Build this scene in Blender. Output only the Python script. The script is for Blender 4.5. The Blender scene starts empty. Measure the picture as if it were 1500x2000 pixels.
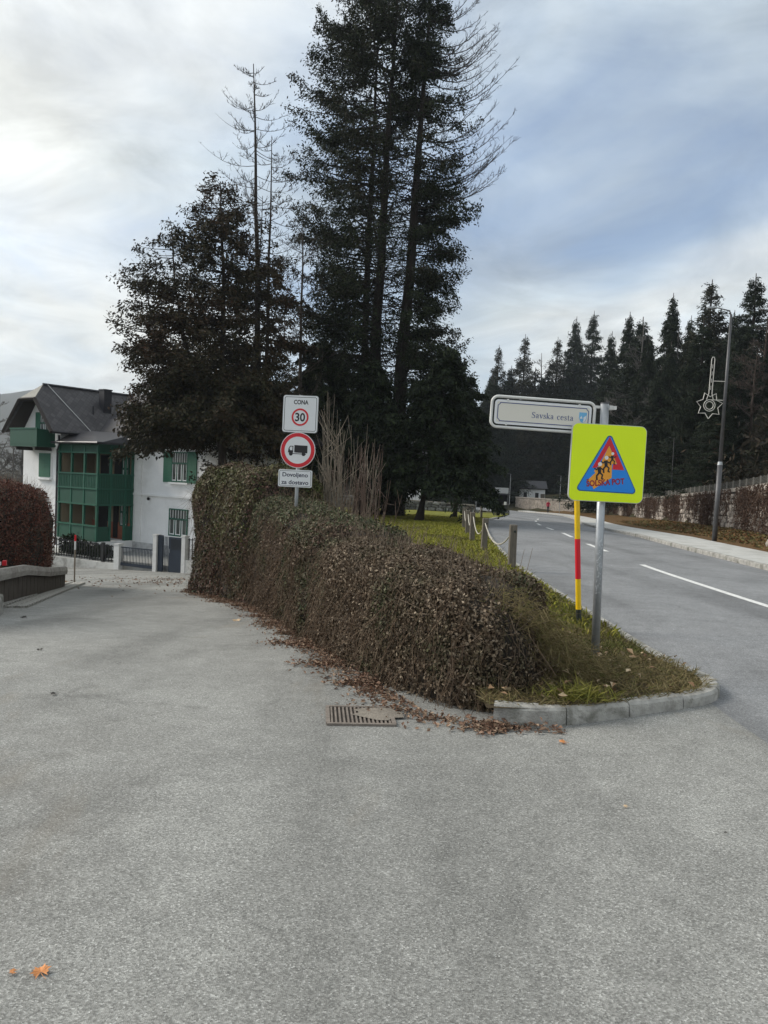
import bpy, bmesh, math, random
import numpy as np
from mathutils import Vector, Matrix
R = math.radians
rng = np.random.default_rng(7)
random.seed(7)
scene = bpy.context.scene
COL = scene.collection

# ------------------------------------------------------------------ camera
cam_d = bpy.data.cameras.new("camera"); cam = bpy.data.objects.new("camera", cam_d); COL.objects.link(cam)
cam_d.sensor_fit = 'HORIZONTAL'; cam_d.sensor_width = 36.0; cam_d.lens = 36.0
cam_d.clip_start = 0.05; cam_d.clip_end = 6000
cam.matrix_world = Matrix.Translation((0, 0, 1.6)) @ Matrix.Rotation(R(87.5), 4, 'X') @ Matrix.Rotation(R(2.4), 4, 'Z')
scene.camera = cam

# ------------------------------------------------------------------ sky, sun, exposure
SUN_AZ, SUN_EL = R(-74), R(33)
world = bpy.data.worlds.new("World"); scene.world = world; world.use_nodes = True
wn, wl = world.node_tree.nodes, world.node_tree.links
wn.clear()
def N(tree, t, **kw):
    n = tree.nodes.new(t)
    for k, v in kw.items(): setattr(n, k, v)
    return n
def sock(n, i):
    return n.outputs[i]
W = world.node_tree
out = N(W, 'ShaderNodeOutputWorld'); bg = N(W, 'ShaderNodeBackground'); bg.inputs[1].default_value = 0.1
sky = N(W, 'ShaderNodeTexSky', sky_type='NISHITA', sun_disc=False, sun_elevation=SUN_EL, sun_rotation=SUN_AZ)
sky.air_density = 1.0; sky.dust_density = 1.2; sky.ozone_density = 1.5; sky.altitude = 500
tc = N(W, 'ShaderNodeTexCoord'); sp = N(W, 'ShaderNodeSeparateXYZ'); wl.new(tc.outputs['Generated'], sp.inputs[0])
def wmath(op, a, b=None, c=None, clamp=False):
    n = N(W, 'ShaderNodeMath', operation=op, use_clamp=clamp)
    for i, v in enumerate((a, b, c)):
        if v is None: continue
        if isinstance(v, (int, float)): n.inputs[i].default_value = v
        else: wl.new(v, n.inputs[i])
    return n.outputs[0]
zc = wmath('ADD', wmath('MAXIMUM', sp.outputs[2], 0.0), 0.22)
cu = wmath('DIVIDE', sp.outputs[0], zc); cv = wmath('DIVIDE', sp.outputs[1], zc)
cmb = N(W, 'ShaderNodeCombineXYZ'); wl.new(cu, cmb.inputs[0]); wl.new(cv, cmb.inputs[1]); cmb.inputs[2].default_value = 3.7
def wnoise(scale, detail, rough, dist, off):
    m = N(W, 'ShaderNodeMapping'); m.inputs['Location'].default_value = off; wl.new(cmb.outputs[0], m.inputs[0])
    n = N(W, 'ShaderNodeTexNoise'); wl.new(m.outputs[0], n.inputs['Vector'])
    n.inputs['Scale'].default_value = scale; n.inputs['Detail'].default_value = detail
    n.inputs['Roughness'].default_value = rough; n.inputs['Distortion'].default_value = dist
    return n.outputs[0]
def wramp(v, pts):
    r = N(W, 'ShaderNodeValToRGB'); wl.new(v, r.inputs[0])
    while len(r.color_ramp.elements) < len(pts): r.color_ramp.elements.new(0.5)
    for e, (p, c) in zip(r.color_ramp.elements, pts):
        e.position = p; e.color = (c, c, c, 1) if isinstance(c, (int, float)) else (*c, 1)
    return r.outputs[0]
COVER_OFF, TONE_OFF = (28.9, 22.3, 2.6), (27.7, 2.4, 6.1)
cover = wramp(wnoise(0.95, 7, 0.55, 0.5, COVER_OFF), [(0.33, 0.35), (0.47, 0.8), (0.60, 1.0)])
tone = wramp(wnoise(0.7, 6, 0.5, 0.5, TONE_OFF), [(0.30, (3.1, 3.65, 4.25)), (0.42, (4.8, 5.45, 5.8)), (0.55, (6.7, 6.85, 6.6))])
fine = wramp(wnoise(2.6, 8, 0.62, 0.7, (1.1, 7.2, 5.0)), [(0.33, 0.74), (0.67, 1.18)])
sd = (math.sin(SUN_AZ) * math.cos(SUN_EL), math.cos(SUN_AZ) * math.cos(SUN_EL), math.sin(SUN_EL))
dp = N(W, 'ShaderNodeVectorMath', operation='DOT_PRODUCT'); wl.new(tc.outputs['Generated'], dp.inputs[0]); dp.inputs[1].default_value = sd
glow = wmath('ADD', 0.86, wmath('MULTIPLY', 0.38, wmath('POWER', wmath('MAXIMUM', dp.outputs['Value'], 0.0), 6.0)))
br = wmath('MULTIPLY', glow, fine)
cl = N(W, 'ShaderNodeMix', data_type='RGBA', blend_type='MULTIPLY'); cl.inputs[0].default_value = 1.0
wl.new(tone, cl.inputs[6]); wl.new(br, cl.inputs[7])
skm = N(W, 'ShaderNodeMix', data_type='RGBA', blend_type='MULTIPLY'); skm.inputs[0].default_value = 1.0
wl.new(sky.outputs[0], skm.inputs[6]); skm.inputs[7].default_value = (0.84, 0.90, 0.98, 1)
mx = N(W, 'ShaderNodeMix', data_type='RGBA'); wl.new(cover, mx.inputs[0]); wl.new(skm.outputs[2], mx.inputs[6]); wl.new(cl.outputs[2], mx.inputs[7])
wl.new(mx.outputs[2], bg.inputs[0]); wl.new(bg.outputs[0], out.inputs[0])

sun_d = bpy.data.lights.new("sun", 'SUN'); sun = bpy.data.objects.new("sun", sun_d); COL.objects.link(sun)
sun_d.energy = 2.1; sun_d.angle = R(24); sun_d.color = (1.0, 0.93, 0.82)
sun.rotation_euler = Vector(sd).to_track_quat('Z', 'Y').to_euler()
sun.location = (-30, 30, 40)

vs = scene.view_settings
vs.view_transform = 'Standard'; vs.look = 'None'; vs.exposure = 0.74; vs.gamma = 1.0; vs.use_curve_mapping = False
scene.render.engine = 'CYCLES'
scene.cycles.use_denoising = True
scene.cycles.max_bounces = 6; scene.cycles.transparent_max_bounces = 6
scene.cycles.sample_clamp_indirect = 6.0

# ------------------------------------------------------------------ helpers
def tag(o, label=None, cat=None, group=None, kind=None):
    if label: o['label'] = label
    if cat: o['category'] = cat
    if group: o['group'] = group
    if kind: o['kind'] = kind
    return o
def empty(name, loc=(0, 0, 0), rz=0.0, rx=0.0, ry=0.0):
    o = bpy.data.objects.new(name, None); COL.objects.link(o)
    o.location = loc; o.rotation_euler = (rx, ry, rz); o.empty_display_size = 0.2
    return o
def link(name, me, parent=None, mat=None):
    o = bpy.data.objects.new(name, me); COL.objects.link(o); o.parent = parent
    if mat is not None and len(me.materials) == 0: me.materials.append(mat)
    return o
def copy_tree(o, parent=None):
    c = o.copy(); COL.objects.link(c); c.parent = parent
    for ch in o.children: copy_tree(ch, c)
    return c

class MB:
    def __init__(s): s.v = []; s.f = []
    def add(s, vs_, fs_):
        b = len(s.v); s.v.extend([tuple(p) for p in vs_]); s.f.extend([tuple(b + i for i in f) for f in fs_]); return s
    def box(s, c, d, rz=0.0, rx=0.0, ry=0.0, taper=1.0):
        x, y, z = d[0] / 2, d[1] / 2, d[2] / 2
        P = [(-x, -y, -z), (x, -y, -z), (x, y, -z), (-x, y, -z), (-x * taper, -y * taper, z), (x * taper, -y * taper, z), (x * taper, y * taper, z), (-x * taper, y * taper, z)]
        if rz or rx or ry:
            M = Matrix.Rotation(rz, 3, 'Z') @ Matrix.Rotation(ry, 3, 'Y') @ Matrix.Rotation(rx, 3, 'X')
            P = [M @ Vector(p) for p in P]
        P = [(p[0] + c[0], p[1] + c[1], p[2] + c[2]) for p in P]
        return s.add(P, [(0, 3, 2, 1), (4, 5, 6, 7), (0, 1, 5, 4), (1, 2, 6, 5), (2, 3, 7, 6), (3, 0, 4, 7)])
    def tube(s, pts, rad, n=8, caps=True):
        pts = [Vector(p) for p in pts]; m = len(pts)
        if not hasattr(rad, '__len__'): rad = [rad] * m
        P = []; up = Vector((0.13, 0.21, 0.97))
        for i, p in enumerate(pts):
            t = (pts[min(i + 1, m - 1)] - pts[max(i - 1, 0)])
            if t.length < 1e-9: t = Vector((0, 0, 1))
            t.normalize()
            if abs(t.dot(up)) > 0.98: up2 = Vector((1, 0, 0))
            else: up2 = up
            a = t.cross(up2).normalized(); b = t.cross(a)
            for k in range(n):
                w = 2 * math.pi * k / n
                P.append(p + (a * math.cos(w) + b * math.sin(w)) * rad[i])
        F = []
        for i in range(m - 1):
            for k in range(n):
                k2 = (k + 1) % n
                F.append((i * n + k, i * n + k2, (i + 1) * n + k2, (i + 1) * n + k))
        if caps:
            F.append(tuple(range(n - 1, -1, -1))); F.append(tuple((m - 1) * n + k for k in range(n)))
        return s.add(P, F)
    def prism(s, poly, y0, y1):
        n = len(poly)                                    # polygon in the XZ plane, extruded along Y
        P = [(x, y0, z) for x, z in poly] + [(x, y1, z) for x, z in poly]
        F = [tuple(range(n)), tuple(range(2 * n - 1, n - 1, -1))]
        for i in range(n):
            j = (i + 1) % n; F.append((j, i, n + i, n + j))
        return s.add(P, F)
    def slab(s, poly, z0, z1):
        n = len(poly)
        P = [(x, y, z0) for x, y in poly] + [(x, y, z1) for x, y in poly]
        F = [tuple(range(n - 1, -1, -1)), tuple(range(n, 2 * n))]
        for i in range(n):
            j = (i + 1) % n; F.append((i, j, n + j, n + i))
        return s.add(P, F)
    def ring(s, ro, ri, c, y0, y1, n=40):
        P = []
        for rr, y in ((ro, y0), (ri, y0), (ro, y1), (ri, y1)):
            P += [(c[0] + rr * math.cos(2 * math.pi * k / n), y, c[1] + rr * math.sin(2 * math.pi * k / n)) for k in range(n)]
        F = []
        for k in range(n):
            j = (k + 1) % n
            F += [(k, j, n + j, n + k), (2 * n + k, 3 * n + k, 3 * n + j, 2 * n + j), (k, 2 * n + k, 2 * n + j, j), (n + k, n + j, 3 * n + j, 3 * n + k)]
        return s.add(P, F)
    def grid(s, P):
        a, b = P.shape[:2]
        F = [(i * b + j, (i + 1) * b + j, (i + 1) * b + j + 1, i * b + j + 1) for i in range(a - 1) for j in range(b - 1)]
        return s.add(P.reshape(-1, 3).tolist(), F)
    def mesh(s, name, mat, smooth=False):
        me = bpy.data.meshes.new(name); me.from_pydata(s.v, [], s.f); me.update()
        if mat is not None: me.materials.append(mat)
        if smooth: me.polygons.foreach_set('use_smooth', [True] * len(me.polygons))
        return me
    def build(s, name, mat, parent=None, smooth=False, bevel=0.0, loc=None, fix=True):
        me = s.mesh(name, mat, smooth)
        if fix:
            bm = bmesh.new(); bm.from_mesh(me); bmesh.ops.recalc_face_normals(bm, faces=bm.faces); bm.to_mesh(me); bm.free()
            if smooth: me.polygons.foreach_set('use_smooth', [True] * len(me.polygons))
        o = link(name, me, parent)
        if loc is not None: o.location = loc
        if bevel:
            m = o.modifiers.new('bevel', 'BEVEL'); m.width = bevel; m.segments = 2; m.limit_method = 'ANGLE'
        return o

def rrect(w, h, r, n=6, c=(0, 0)):
    P = []
    for cx, cz, a0 in ((w / 2 - r, h / 2 - r, 0), (-w / 2 + r, h / 2 - r, 90), (-w / 2 + r, -h / 2 + r, 180), (w / 2 - r, -h / 2 + r, 270)):
        for k in range(n + 1):
            a = R(a0 + 90 * k / n); P.append((c[0] + cx + r * math.cos(a), c[1] + cz + r * math.sin(a)))
    return P[::-1]
def disc(r, c=(0, 0), n=40):
    return [(c[0] + r * math.cos(-2 * math.pi * k / n), c[1] + r * math.sin(-2 * math.pi * k / n)) for k in range(n)]

def quads_mesh(name, V, mat, parent=None, smooth=False, per=4):
    """V: (n, per, 3) -> n loose faces in one mesh"""
    n = V.shape[0]; me = bpy.data.meshes.new(name)
    me.vertices.add(n * per); me.vertices.foreach_set('co', V.reshape(-1).astype(np.float32))
    me.loops.add(n * per); me.loops.foreach_set('vertex_index', np.arange(n * per, dtype=np.int32))
    me.polygons.add(n); me.polygons.foreach_set('loop_start', np.arange(0, n * per, per, dtype=np.int32))
    me.polygons.foreach_set('loop_total', np.full(n, per, dtype=np.int32))
    me.update(calc_edges=True); me.validate()
    me.materials.append(mat)
    return link(name, me, parent)
def unit(a):
    return a / np.maximum(np.linalg.norm(a, axis=-1, keepdims=True), 1e-9)
def leaves(name, C, U, V, mat, parent=None):
    Q = np.stack([C - U, C + V - U * 0.1, C + U, C - V - U * 0.1], axis=1)
    return quads_mesh(name, Q, mat, parent)
def tubes_mesh(name, P0, P1, r0, r1, mat, parent=None, n=3):
    """many straight tapered twigs as one mesh"""
    m = P0.shape[0]; t = unit(P1 - P0); up = np.tile(np.array([0.31, 0.17, 0.93]), (m, 1))
    a = unit(np.cross(t, up)); b = np.cross(t, a)
    V = np.zeros((m, 2 * n, 3))
    for k in range(n):
        w = 2 * math.pi * k / n; d = a * math.cos(w) + b * math.sin(w)
        V[:, k] = P0 + d * np.asarray(r0).reshape(-1, 1); V[:, n + k] = P1 + d * np.asarray(r1).reshape(-1, 1)
    me = bpy.data.meshes.new(name); me.vertices.add(m * 2 * n); me.vertices.foreach_set('co', V.reshape(-1).astype(np.float32))
    base = (np.arange(m) * 2 * n)[:, None, None]
    F = np.array([[k, (k + 1) % n, n + (k + 1) % n, n + k] for k in range(n)])[None] + base
    F = F.reshape(-1, 4); nf = F.shape[0]
    me.loops.add(nf * 4); me.loops.foreach_set('vertex_index', F.reshape(-1).astype(np.int32))
    me.polygons.add(nf); me.polygons.foreach_set('loop_start', np.arange(0, nf * 4, 4, dtype=np.int32)); me.polygons.foreach_set('loop_total', np.full(nf, 4, dtype=np.int32))
    me.update(calc_edges=True); me.validate(); me.materials.append(mat)
    return link(name, me, parent)
def wob(P, amp, freq, seed, terms=5):
    """smooth pseudo noise in about -amp..amp for points P (...,3)"""
    r = np.random.default_rng(seed); v = np.zeros(P.shape[:-1])
    for i in range(terms):
        k = r.normal(size=3); k = k / np.linalg.norm(k) * freq * (1.0 + 0.75 * i)
        v += np.sin(P @ k + r.uniform(0, 6.28)) / (1 + 0.5 * i)
    return amp * v / 1.9
def scatter(P, n, rg):
    """n random points on a grid surface P (a,b,3): positions, normals"""
    A, B, C_, D = P[:-1, :-1], P[1:, :-1], P[1:, 1:], P[:-1, 1:]
    nr = np.cross(B - A, D - A) + np.cross(C_ - B, A - B) * 0.0 + np.cross(D - C_, B - C_)
    ar = np.linalg.norm(nr, axis=-1).reshape(-1); ar = ar / ar.sum()
    idx = rg.choice(ar.size, n, p=ar)
    u, v = rg.random((n, 1)), rg.random((n, 1))
    f = lambda X: X.reshape(-1, 3)[idx]
    p = f(A) * (1 - u) * (1 - v) + f(B) * u * (1 - v) + f(C_) * u * v + f(D) * (1 - u) * v
    return p, unit(f(nr))
def lerp_path(pts, n=None, step=None):
    P = np.array(pts, float); d = np.r_[0, np.cumsum(np.linalg.norm(np.diff(P[:, :2], axis=0), axis=1))]
    if n is None: n = max(2, int(d[-1] / step) + 1)
    s = np.linspace(0, d[-1], n)
    return np.stack([np.interp(s, d, P[:, k]) for k in range(P.shape[1])], axis=1), s
def smooth_path(pts, step):
    """Catmull-Rom resampling"""
    P = np.array(pts, float); P = np.vstack([2 * P[0] - P[1], P, 2 * P[-1] - P[-2]]); Q = []
    for i in range(1, len(P) - 2):
        for t in np.linspace(0, 1, 12, endpoint=False):
            a, b, c, d = P[i - 1], P[i], P[i + 1], P[i + 2]
            Q.append(0.5 * (2 * b + (c - a) * t + (2 * a - 5 * b + 4 * c - d) * t * t + (3 * b - a - 3 * c + d) * t ** 3))
    Q.append(P[-2])
    return lerp_path(Q, step=step)

# ------------------------------------------------------------------ materials
MATS = {}
def new_mat(name):
    m = bpy.data.materials.new(name); m.use_nodes = True; t = m.node_tree
    return m, t, t.nodes['Principled BSDF'], t.links
def ramp(t, fac, pts):
    r = t.nodes.new('ShaderNodeValToRGB'); t.links.new(fac, r.inputs[0])
    while len(r.color_ramp.elements) < len(pts): r.color_ramp.elements.new(0.5)
    for e, (p, c) in zip(r.color_ramp.elements, pts):
        e.position = p; e.color = (c, c, c, 1) if isinstance(c, (int, float)) else (*c, 1)
    return r.outputs[0]
def noise(t, scale, detail=4, rough=0.55, dist=0.0, coord='Object', stretch=None):
    c = t.nodes.new('ShaderNodeTexCoord'); v = c.outputs[coord]
    if stretch:
        mp = t.nodes.new('ShaderNodeMapping'); mp.inputs['Scale'].default_value = stretch; t.links.new(v, mp.inputs[0]); v = mp.outputs[0]
    n = t.nodes.new('ShaderNodeTexNoise'); t.links.new(v, n.inputs['Vector'])
    n.inputs['Scale'].default_value = scale; n.inputs['Detail'].default_value = detail; n.inputs['Roughness'].default_value = rough; n.inputs['Distortion'].default_value = dist
    return n.outputs[0]
def mixc(t, fac, a, b, blend='MIX'):
    n = t.nodes.new('ShaderNodeMix'); n.data_type = 'RGBA'; n.blend_type = blend
    for i, v in ((0, fac), (6, a), (7, b)):
        if isinstance(v, (int, float)): n.inputs[i].default_value = v if i == 0 else (v, v, v, 1)
        elif isinstance(v, tuple): n.inputs[i].default_value = (*v, 1)
        else: t.links.new(v, n.inputs[i])
    return n.outputs[2]
def bump(t, bs, h, strength, dist=0.02):
    b = t.nodes.new('ShaderNodeBump'); b.inputs['Strength'].default_value = strength; b.inputs['Distance'].default_value = dist
    t.links.new(h, b.inputs['Height']); t.links.new(b.outputs[0], bs.inputs['Normal'])
def sc(c, k): return tuple(min(1.0, x * k) for x in c)
def mat(name, col, rough=0.75, var=0.18, scale=6.0, bstr=0.15, bscale=60, metal=0.0, stretch=None, coord='Object', dirt=None):
    if name in MATS: return MATS[name]
    m, t, bs, L = new_mat(name)
    f = noise(t, scale, 5, 0.6, 0.3, coord, stretch)
    c = ramp(t, f, [(0.28, sc(col, 1 - var)), (0.72, sc(col, 1 + var))])
    if dirt:
        d = ramp(t, noise(t, dirt[1], 6, 0.65, 0.5, coord), [(0.48, 0.0), (0.66, 1.0)])
        dm = t.nodes.new('ShaderNodeMath'); dm.operation = 'MULTIPLY'; dm.inputs[1].default_value = dirt[2]; L.new(d, dm.inputs[0])
        c = mixc(t, dm.outputs[0], c, dirt[0])
    L.new(c, bs.inputs['Base Color']); bs.inputs['Roughness'].default_value = rough; bs.inputs['Metallic'].default_value = metal
    if bstr: bump(t, bs, noise(t, bscale, 4, 0.6, 0, coord, stretch), bstr)
    MATS[name] = m; return m
def leaf_mat(name, cols, rough=0.65, patch=None, trans=0.0):
    """colour drawn leaf by leaf; patch = (colours, scale, low, high) drifts the palette over the plant"""
    if name in MATS: return MATS[name]
    m, t, bs, L = new_mat(name)
    g = t.nodes.new('ShaderNodeNewGeometry')
    def pal(cs):
        return ramp(t, g.outputs['Random Per Island'], [((i + 0.5) / len(cs), c) for i, c in enumerate(cs)])
    c = pal(cols)
    if patch:
        c = mixc(t, ramp(t, noise(t, patch[1], 4, 0.6, 0.4), [(patch[2], 0.0), (patch[3], 1.0)]), c, pal(patch[0]))
    L.new(c, bs.inputs['Base Color']); bs.inputs['Roughness'].default_value = rough
    bs.inputs['Specular IOR Level'].default_value = 0.12
    if trans:
        tr = t.nodes.new('ShaderNodeBsdfTranslucent'); L.new(c, tr.inputs[0]); mxs = t.nodes.new('ShaderNodeMixShader'); mxs.inputs[0].default_value = trans
        o = t.nodes['Material Output']; L.new(bs.outputs[0], mxs.inputs[1]); L.new(tr.outputs[0], mxs.inputs[2]); L.new(mxs.outputs[0], o.inputs[0])
    MATS[name] = m; return m

def asphalt(name, lo, mid, hi, spots, tint_b, tint_w, stone=165, strength=0.4, brown=None):
    m, t, bs, L = new_mat(name)
    c0 = t.nodes.new('ShaderNodeTexCoord')
    vo = t.nodes.new('ShaderNodeTexVoronoi'); vo.inputs['Scale'].default_value = stone; L.new(c0.outputs['Object'], vo.inputs['Vector'])
    sep = t.nodes.new('ShaderNodeSeparateColor'); L.new(vo.outputs['Color'], sep.inputs[0])
    grain = ramp(t, sep.outputs[0], [(0.0, lo), (0.45, mid), (0.9, hi), (1.0, spots)])
    pits = ramp(t, noise(t, 80, 5, 0.7), [(0.36, 0.8), (0.5, 1.0)])
    c = mixc(t, 1.0, grain, pits, 'MULTIPLY')
    big = ramp(t, noise(t, 0.55, 6, 0.62, 0.6), [(0.3, tint_b), (0.5, 1.0), (0.72, tint_w)])
    c = mixc(t, 1.0, c, big, 'MULTIPLY')
    mid_ = ramp(t, noise(t, 4.5, 5, 0.65, 0.3), [(0.3, 0.86), (0.7, 1.1)])
    c = mixc(t, 1.0, c, mid_, 'MULTIPLY')
    mp_ = t.nodes.new('ShaderNodeMapping'); mp_.inputs['Rotation'].default_value = (0, 0, -0.3); mp_.inputs['Scale'].default_value = (1.0, 0.10, 1); L.new(c0.outputs['Object'], mp_.inputs[0])
    nt_ = t.nodes.new('ShaderNodeTexNoise'); L.new(mp_.outputs[0], nt_.inputs['Vector']); nt_.inputs['Scale'].default_value = 0.9; nt_.inputs['Detail'].default_value = 5
    c = mixc(t, 1.0, c, ramp(t, nt_.outputs[0], [(0.34, 0.74), (0.5, 1.0), (0.7, 1.06)]), 'MULTIPLY')
    dn_ = t.nodes.new('ShaderNodeTexNoise'); L.new(c0.outputs['Object'], dn_.inputs['Vector']); dn_.inputs['Scale'].default_value = 1.4; dn_.inputs['Detail'].default_value = 6
    av_ = t.nodes.new('ShaderNodeVectorMath'); av_.operation = 'MULTIPLY_ADD'; L.new(dn_.outputs['Color'], av_.inputs[0]); av_.inputs[1].default_value = (0.9, 0.9, 0); L.new(c0.outputs['Object'], av_.inputs[2])
    vc_ = t.nodes.new('ShaderNodeTexVoronoi'); vc_.feature = 'DISTANCE_TO_EDGE'; vc_.inputs['Scale'].default_value = 0.28; L.new(av_.outputs[0], vc_.inputs['Vector'])
    ck_ = t.nodes.new('ShaderNodeMath'); ck_.operation = 'MAXIMUM'; L.new(ramp(t, vc_.outputs['Distance'], [(0.0, 0.8), (0.003, 1.0)]), ck_.inputs[0]); L.new(ramp(t, noise(t, 0.8, 3), [(0.36, 0.0), (0.5, 1.0)]), ck_.inputs[1])
    c = mixc(t, 1.0, c, ck_.outputs[0], 'MULTIPLY')
    if brown:
        s_ = t.nodes.new('ShaderNodeSeparateXYZ'); L.new(c0.outputs['Object'], s_.inputs[0]); a_ = t.nodes.new('ShaderNodeMapRange'); L.new(s_.outputs[0], a_.inputs[0]); a_.inputs[1].default_value = -1.0; a_.inputs[2].default_value = -1.75; b_ = t.nodes.new('ShaderNodeMath'); b_.operation = 'MULTIPLY'; L.new(a_.outputs[0], b_.inputs[0]); L.new(ramp(t, noise(t, 2.2, 6, 0.65, 0.6), [(0.35, 0.0), (0.65, 0.6)]), b_.inputs[1])
        y_ = t.nodes.new('ShaderNodeMapRange'); L.new(s_.outputs[1], y_.inputs[0]); y_.inputs[1].default_value = 5.5; y_.inputs[2].default_value = 3.2; e_ = t.nodes.new('ShaderNodeMath'); e_.operation = 'MULTIPLY'; L.new(b_.outputs[0], e_.inputs[0]); L.new(y_.outputs[0], e_.inputs[1]); c = mixc(t, e_.outputs[0], c, (0.10, 0.09, 0.08))
        bf = ramp(t, noise(t, 0.9, 5, 0.6, 1.0, stretch=(1.0, 0.35, 1)), [(0.58, 0.0), (0.75, 0.45)])
        c = mixc(t, bf, c, brown)
    L.new(c, bs.inputs['Base Color']); bs.inputs['Roughness'].default_value = 0.88; bs.inputs['Specular IOR Level'].default_value = 0.3
    h = t.nodes.new('ShaderNodeMath'); h.operation = 'ADD'; L.new(vo.outputs['Distance'], h.inputs[0]); L.new(noise(t, 70, 4, 0.7), h.inputs[1])
    bump(t, bs, h.outputs[0], strength, 0.006)
    MATS[name] = m; return m
M_lane = asphalt('asphalt_lane', (0.16, 0.16, 0.151), (0.258, 0.258, 0.244), (0.345, 0.345, 0.327), (0.50, 0.50, 0.48), 0.78, 1.1, brown=(0.21, 0.17, 0.12))
M_main = asphalt('asphalt_main', (0.155, 0.16, 0.165), (0.215, 0.22, 0.226), (0.27, 0.275, 0.282), (0.36, 0.365, 0.37), 0.8, 1.14, stone=120, strength=0.4)
M_kerb = mat('kerb_stone', (0.37, 0.36, 0.335), 0.9, 0.35, 9, 0.7, 70, dirt=((0.10, 0.10, 0.075), 3.2, 0.85))
M_conc = mat('concrete_pale', (0.47, 0.47, 0.45), 0.9, 0.12, 3, 0.3, 80, dirt=((0.25, 0.24, 0.21), 1.3, 0.5))
M_paint = mat('road_paint', (0.72, 0.72, 0.7), 0.7, 0.12, 9, 0.2, 90, dirt=((0.3, 0.3, 0.3), 22, 0.6))
M_steel = mat('galvanised_steel', (0.40, 0.42, 0.44), 0.42, 0.13, 14, 0.05, 60, metal=0.55, dirt=((0.3, 0.31, 0.32), 6, 0.5))
M_steel_dark = mat('lamp_steel', (0.10, 0.10, 0.105), 0.5, 0.15, 8, 0.05, 60, metal=0.4)
M_alu = mat('sign_back_aluminium', (0.55, 0.56, 0.56), 0.45, 0.08, 8, 0.0, metal=0.3)
M_signwhite = mat('sign_white', (0.78, 0.79, 0.80), 0.4, 0.03, 3, 0.0)
M_cream = mat('sign_cream', (0.74, 0.71, 0.63), 0.45, 0.03, 3, 0.0)
M_frame = mat('sign_frame_white', (0.70, 0.70, 0.67), 0.45, 0.08, 10, 0.0)
M_black = mat('print_black', (0.012, 0.012, 0.015), 0.5, 0.1, 10, 0.0)
M_navy = mat('print_navy', (0.02, 0.055, 0.22), 0.5, 0.1, 10, 0.0)
M_red = mat('sign_red', (0.66, 0.012, 0.025), 0.4, 0.06, 6, 0.0)
M_blue = mat('sign_blue', (0.01, 0.25, 0.78), 0.4, 0.05, 6, 0.0)
M_lblue = mat('crest_blue', (0.16, 0.45, 0.72), 0.4, 0.05, 6, 0.0)
M_orange = mat('sign_orange', (0.85, 0.36, 0.03), 0.45, 0.06, 6, 0.0)
M_fluo = mat('sign_fluorescent', (0.78, 0.98, 0.0), 0.4, 0.02, 3, 0.0)
M_yellow = mat('pole_yellow', (0.85, 0.55, 0.01), 0.4, 0.08, 12, 0.0)
M_poleblack = mat('pole_black', (0.02, 0.025, 0.02), 0.6, 0.2, 12, 0.0)
M_scratch = mat('pale_scribble', (0.62, 0.64, 0.66), 0.7, 0.1, 12, 0.0)
M_wood = mat('weathered_wood', (0.15, 0.13, 0.105), 0.9, 0.4, 7, 0.6, 30, stretch=(6, 6, 0.7))
M_beam = mat('bleached_timber', (0.33, 0.31, 0.28), 0.9, 0.22, 5, 0.5, 30, stretch=(1, 1, 5), dirt=((0.16, 0.14, 0.12), 2.5, 0.6))
M_board = mat('dark_boards', (0.075, 0.062, 0.05), 0.9, 0.4, 5, 0.5, 30, stretch=(6, 6, 0.8))
M_rope = mat('rope', (0.45, 0.42, 0.36), 0.9, 0.2, 30, 0.4, 120)
M_grate = mat('rusty_grate', (0.21, 0.18, 0.155), 0.75, 0.3, 14, 0.2, 60, metal=0.3)
M_pit = mat('drain_pit', (0.06, 0.05, 0.042), 0.95, 0.3, 20, 0.0)
M_silt = mat('dry_silt', (0.21, 0.185, 0.155), 0.95, 0.25, 20, 0.5, 60)
M_plaster = mat('white_plaster', (0.82, 0.82, 0.82), 0.9, 0.05, 1.5, 0.12, 40, dirt=((0.55, 0.55, 0.54), 0.7, 0.35))
M_plaster2 = mat('shaded_tan_plaster', (0.27, 0.215, 0.14), 0.9, 0.1, 1.5, 0.1, 40)  # tan darkened so the veranda recess shade is in the colour
M_green = mat('green_timber', (0.005, 0.066, 0.038), 0.55, 0.18, 3, 0.3, 9, stretch=(9, 9, 0.6))
M_green2 = mat('green_trim', (0.008, 0.092, 0.055), 0.5, 0.15, 5, 0.0)
M_shut = mat('green_shutter', (0.02, 0.12, 0.07), 0.55, 0.15, 3, 0.4, 14, stretch=(0.3, 0.3, 6))
M_soffit = mat('dark_soffit', (0.03, 0.023, 0.02), 0.8, 0.2, 5, 0.3, 12, stretch=(8, 1, 1))
M_metalroof = mat('dark_sheet_metal', (0.045, 0.045, 0.052), 0.45, 0.15, 3, 0.0, metal=0.4)
M_brick = mat('red_dado', (0.30, 0.095, 0.05), 0.85, 0.15, 4, 0.2, 40)
M_dark = mat('dark_interior', (0.012, 0.011, 0.011), 0.9, 0.2, 4, 0.0)
M_anth = mat('anthracite_steel', (0.022, 0.032, 0.05), 0.4, 0.1, 4, 0.0, metal=0.2)
M_bar = mat('iron_bars', (0.025, 0.025, 0.027), 0.5, 0.15, 8, 0.0, metal=0.3)
M_wallc = mat('garden_wall_concrete', (0.55, 0.545, 0.52), 0.9, 0.12, 2, 0.2, 40, dirt=((0.2, 0.19, 0.17), 1.8, 0.7))
M_pier = mat('white_pier', (0.62, 0.62, 0.61), 0.9, 0.08, 2, 0.1, 40, dirt=((0.35, 0.34, 0.32), 1.8, 0.4))
M_tree = mat('conifer_bark', (0.03, 0.023, 0.019), 0.95, 0.35, 4, 0.8, 14, stretch=(3, 3, 0.5))
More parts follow.
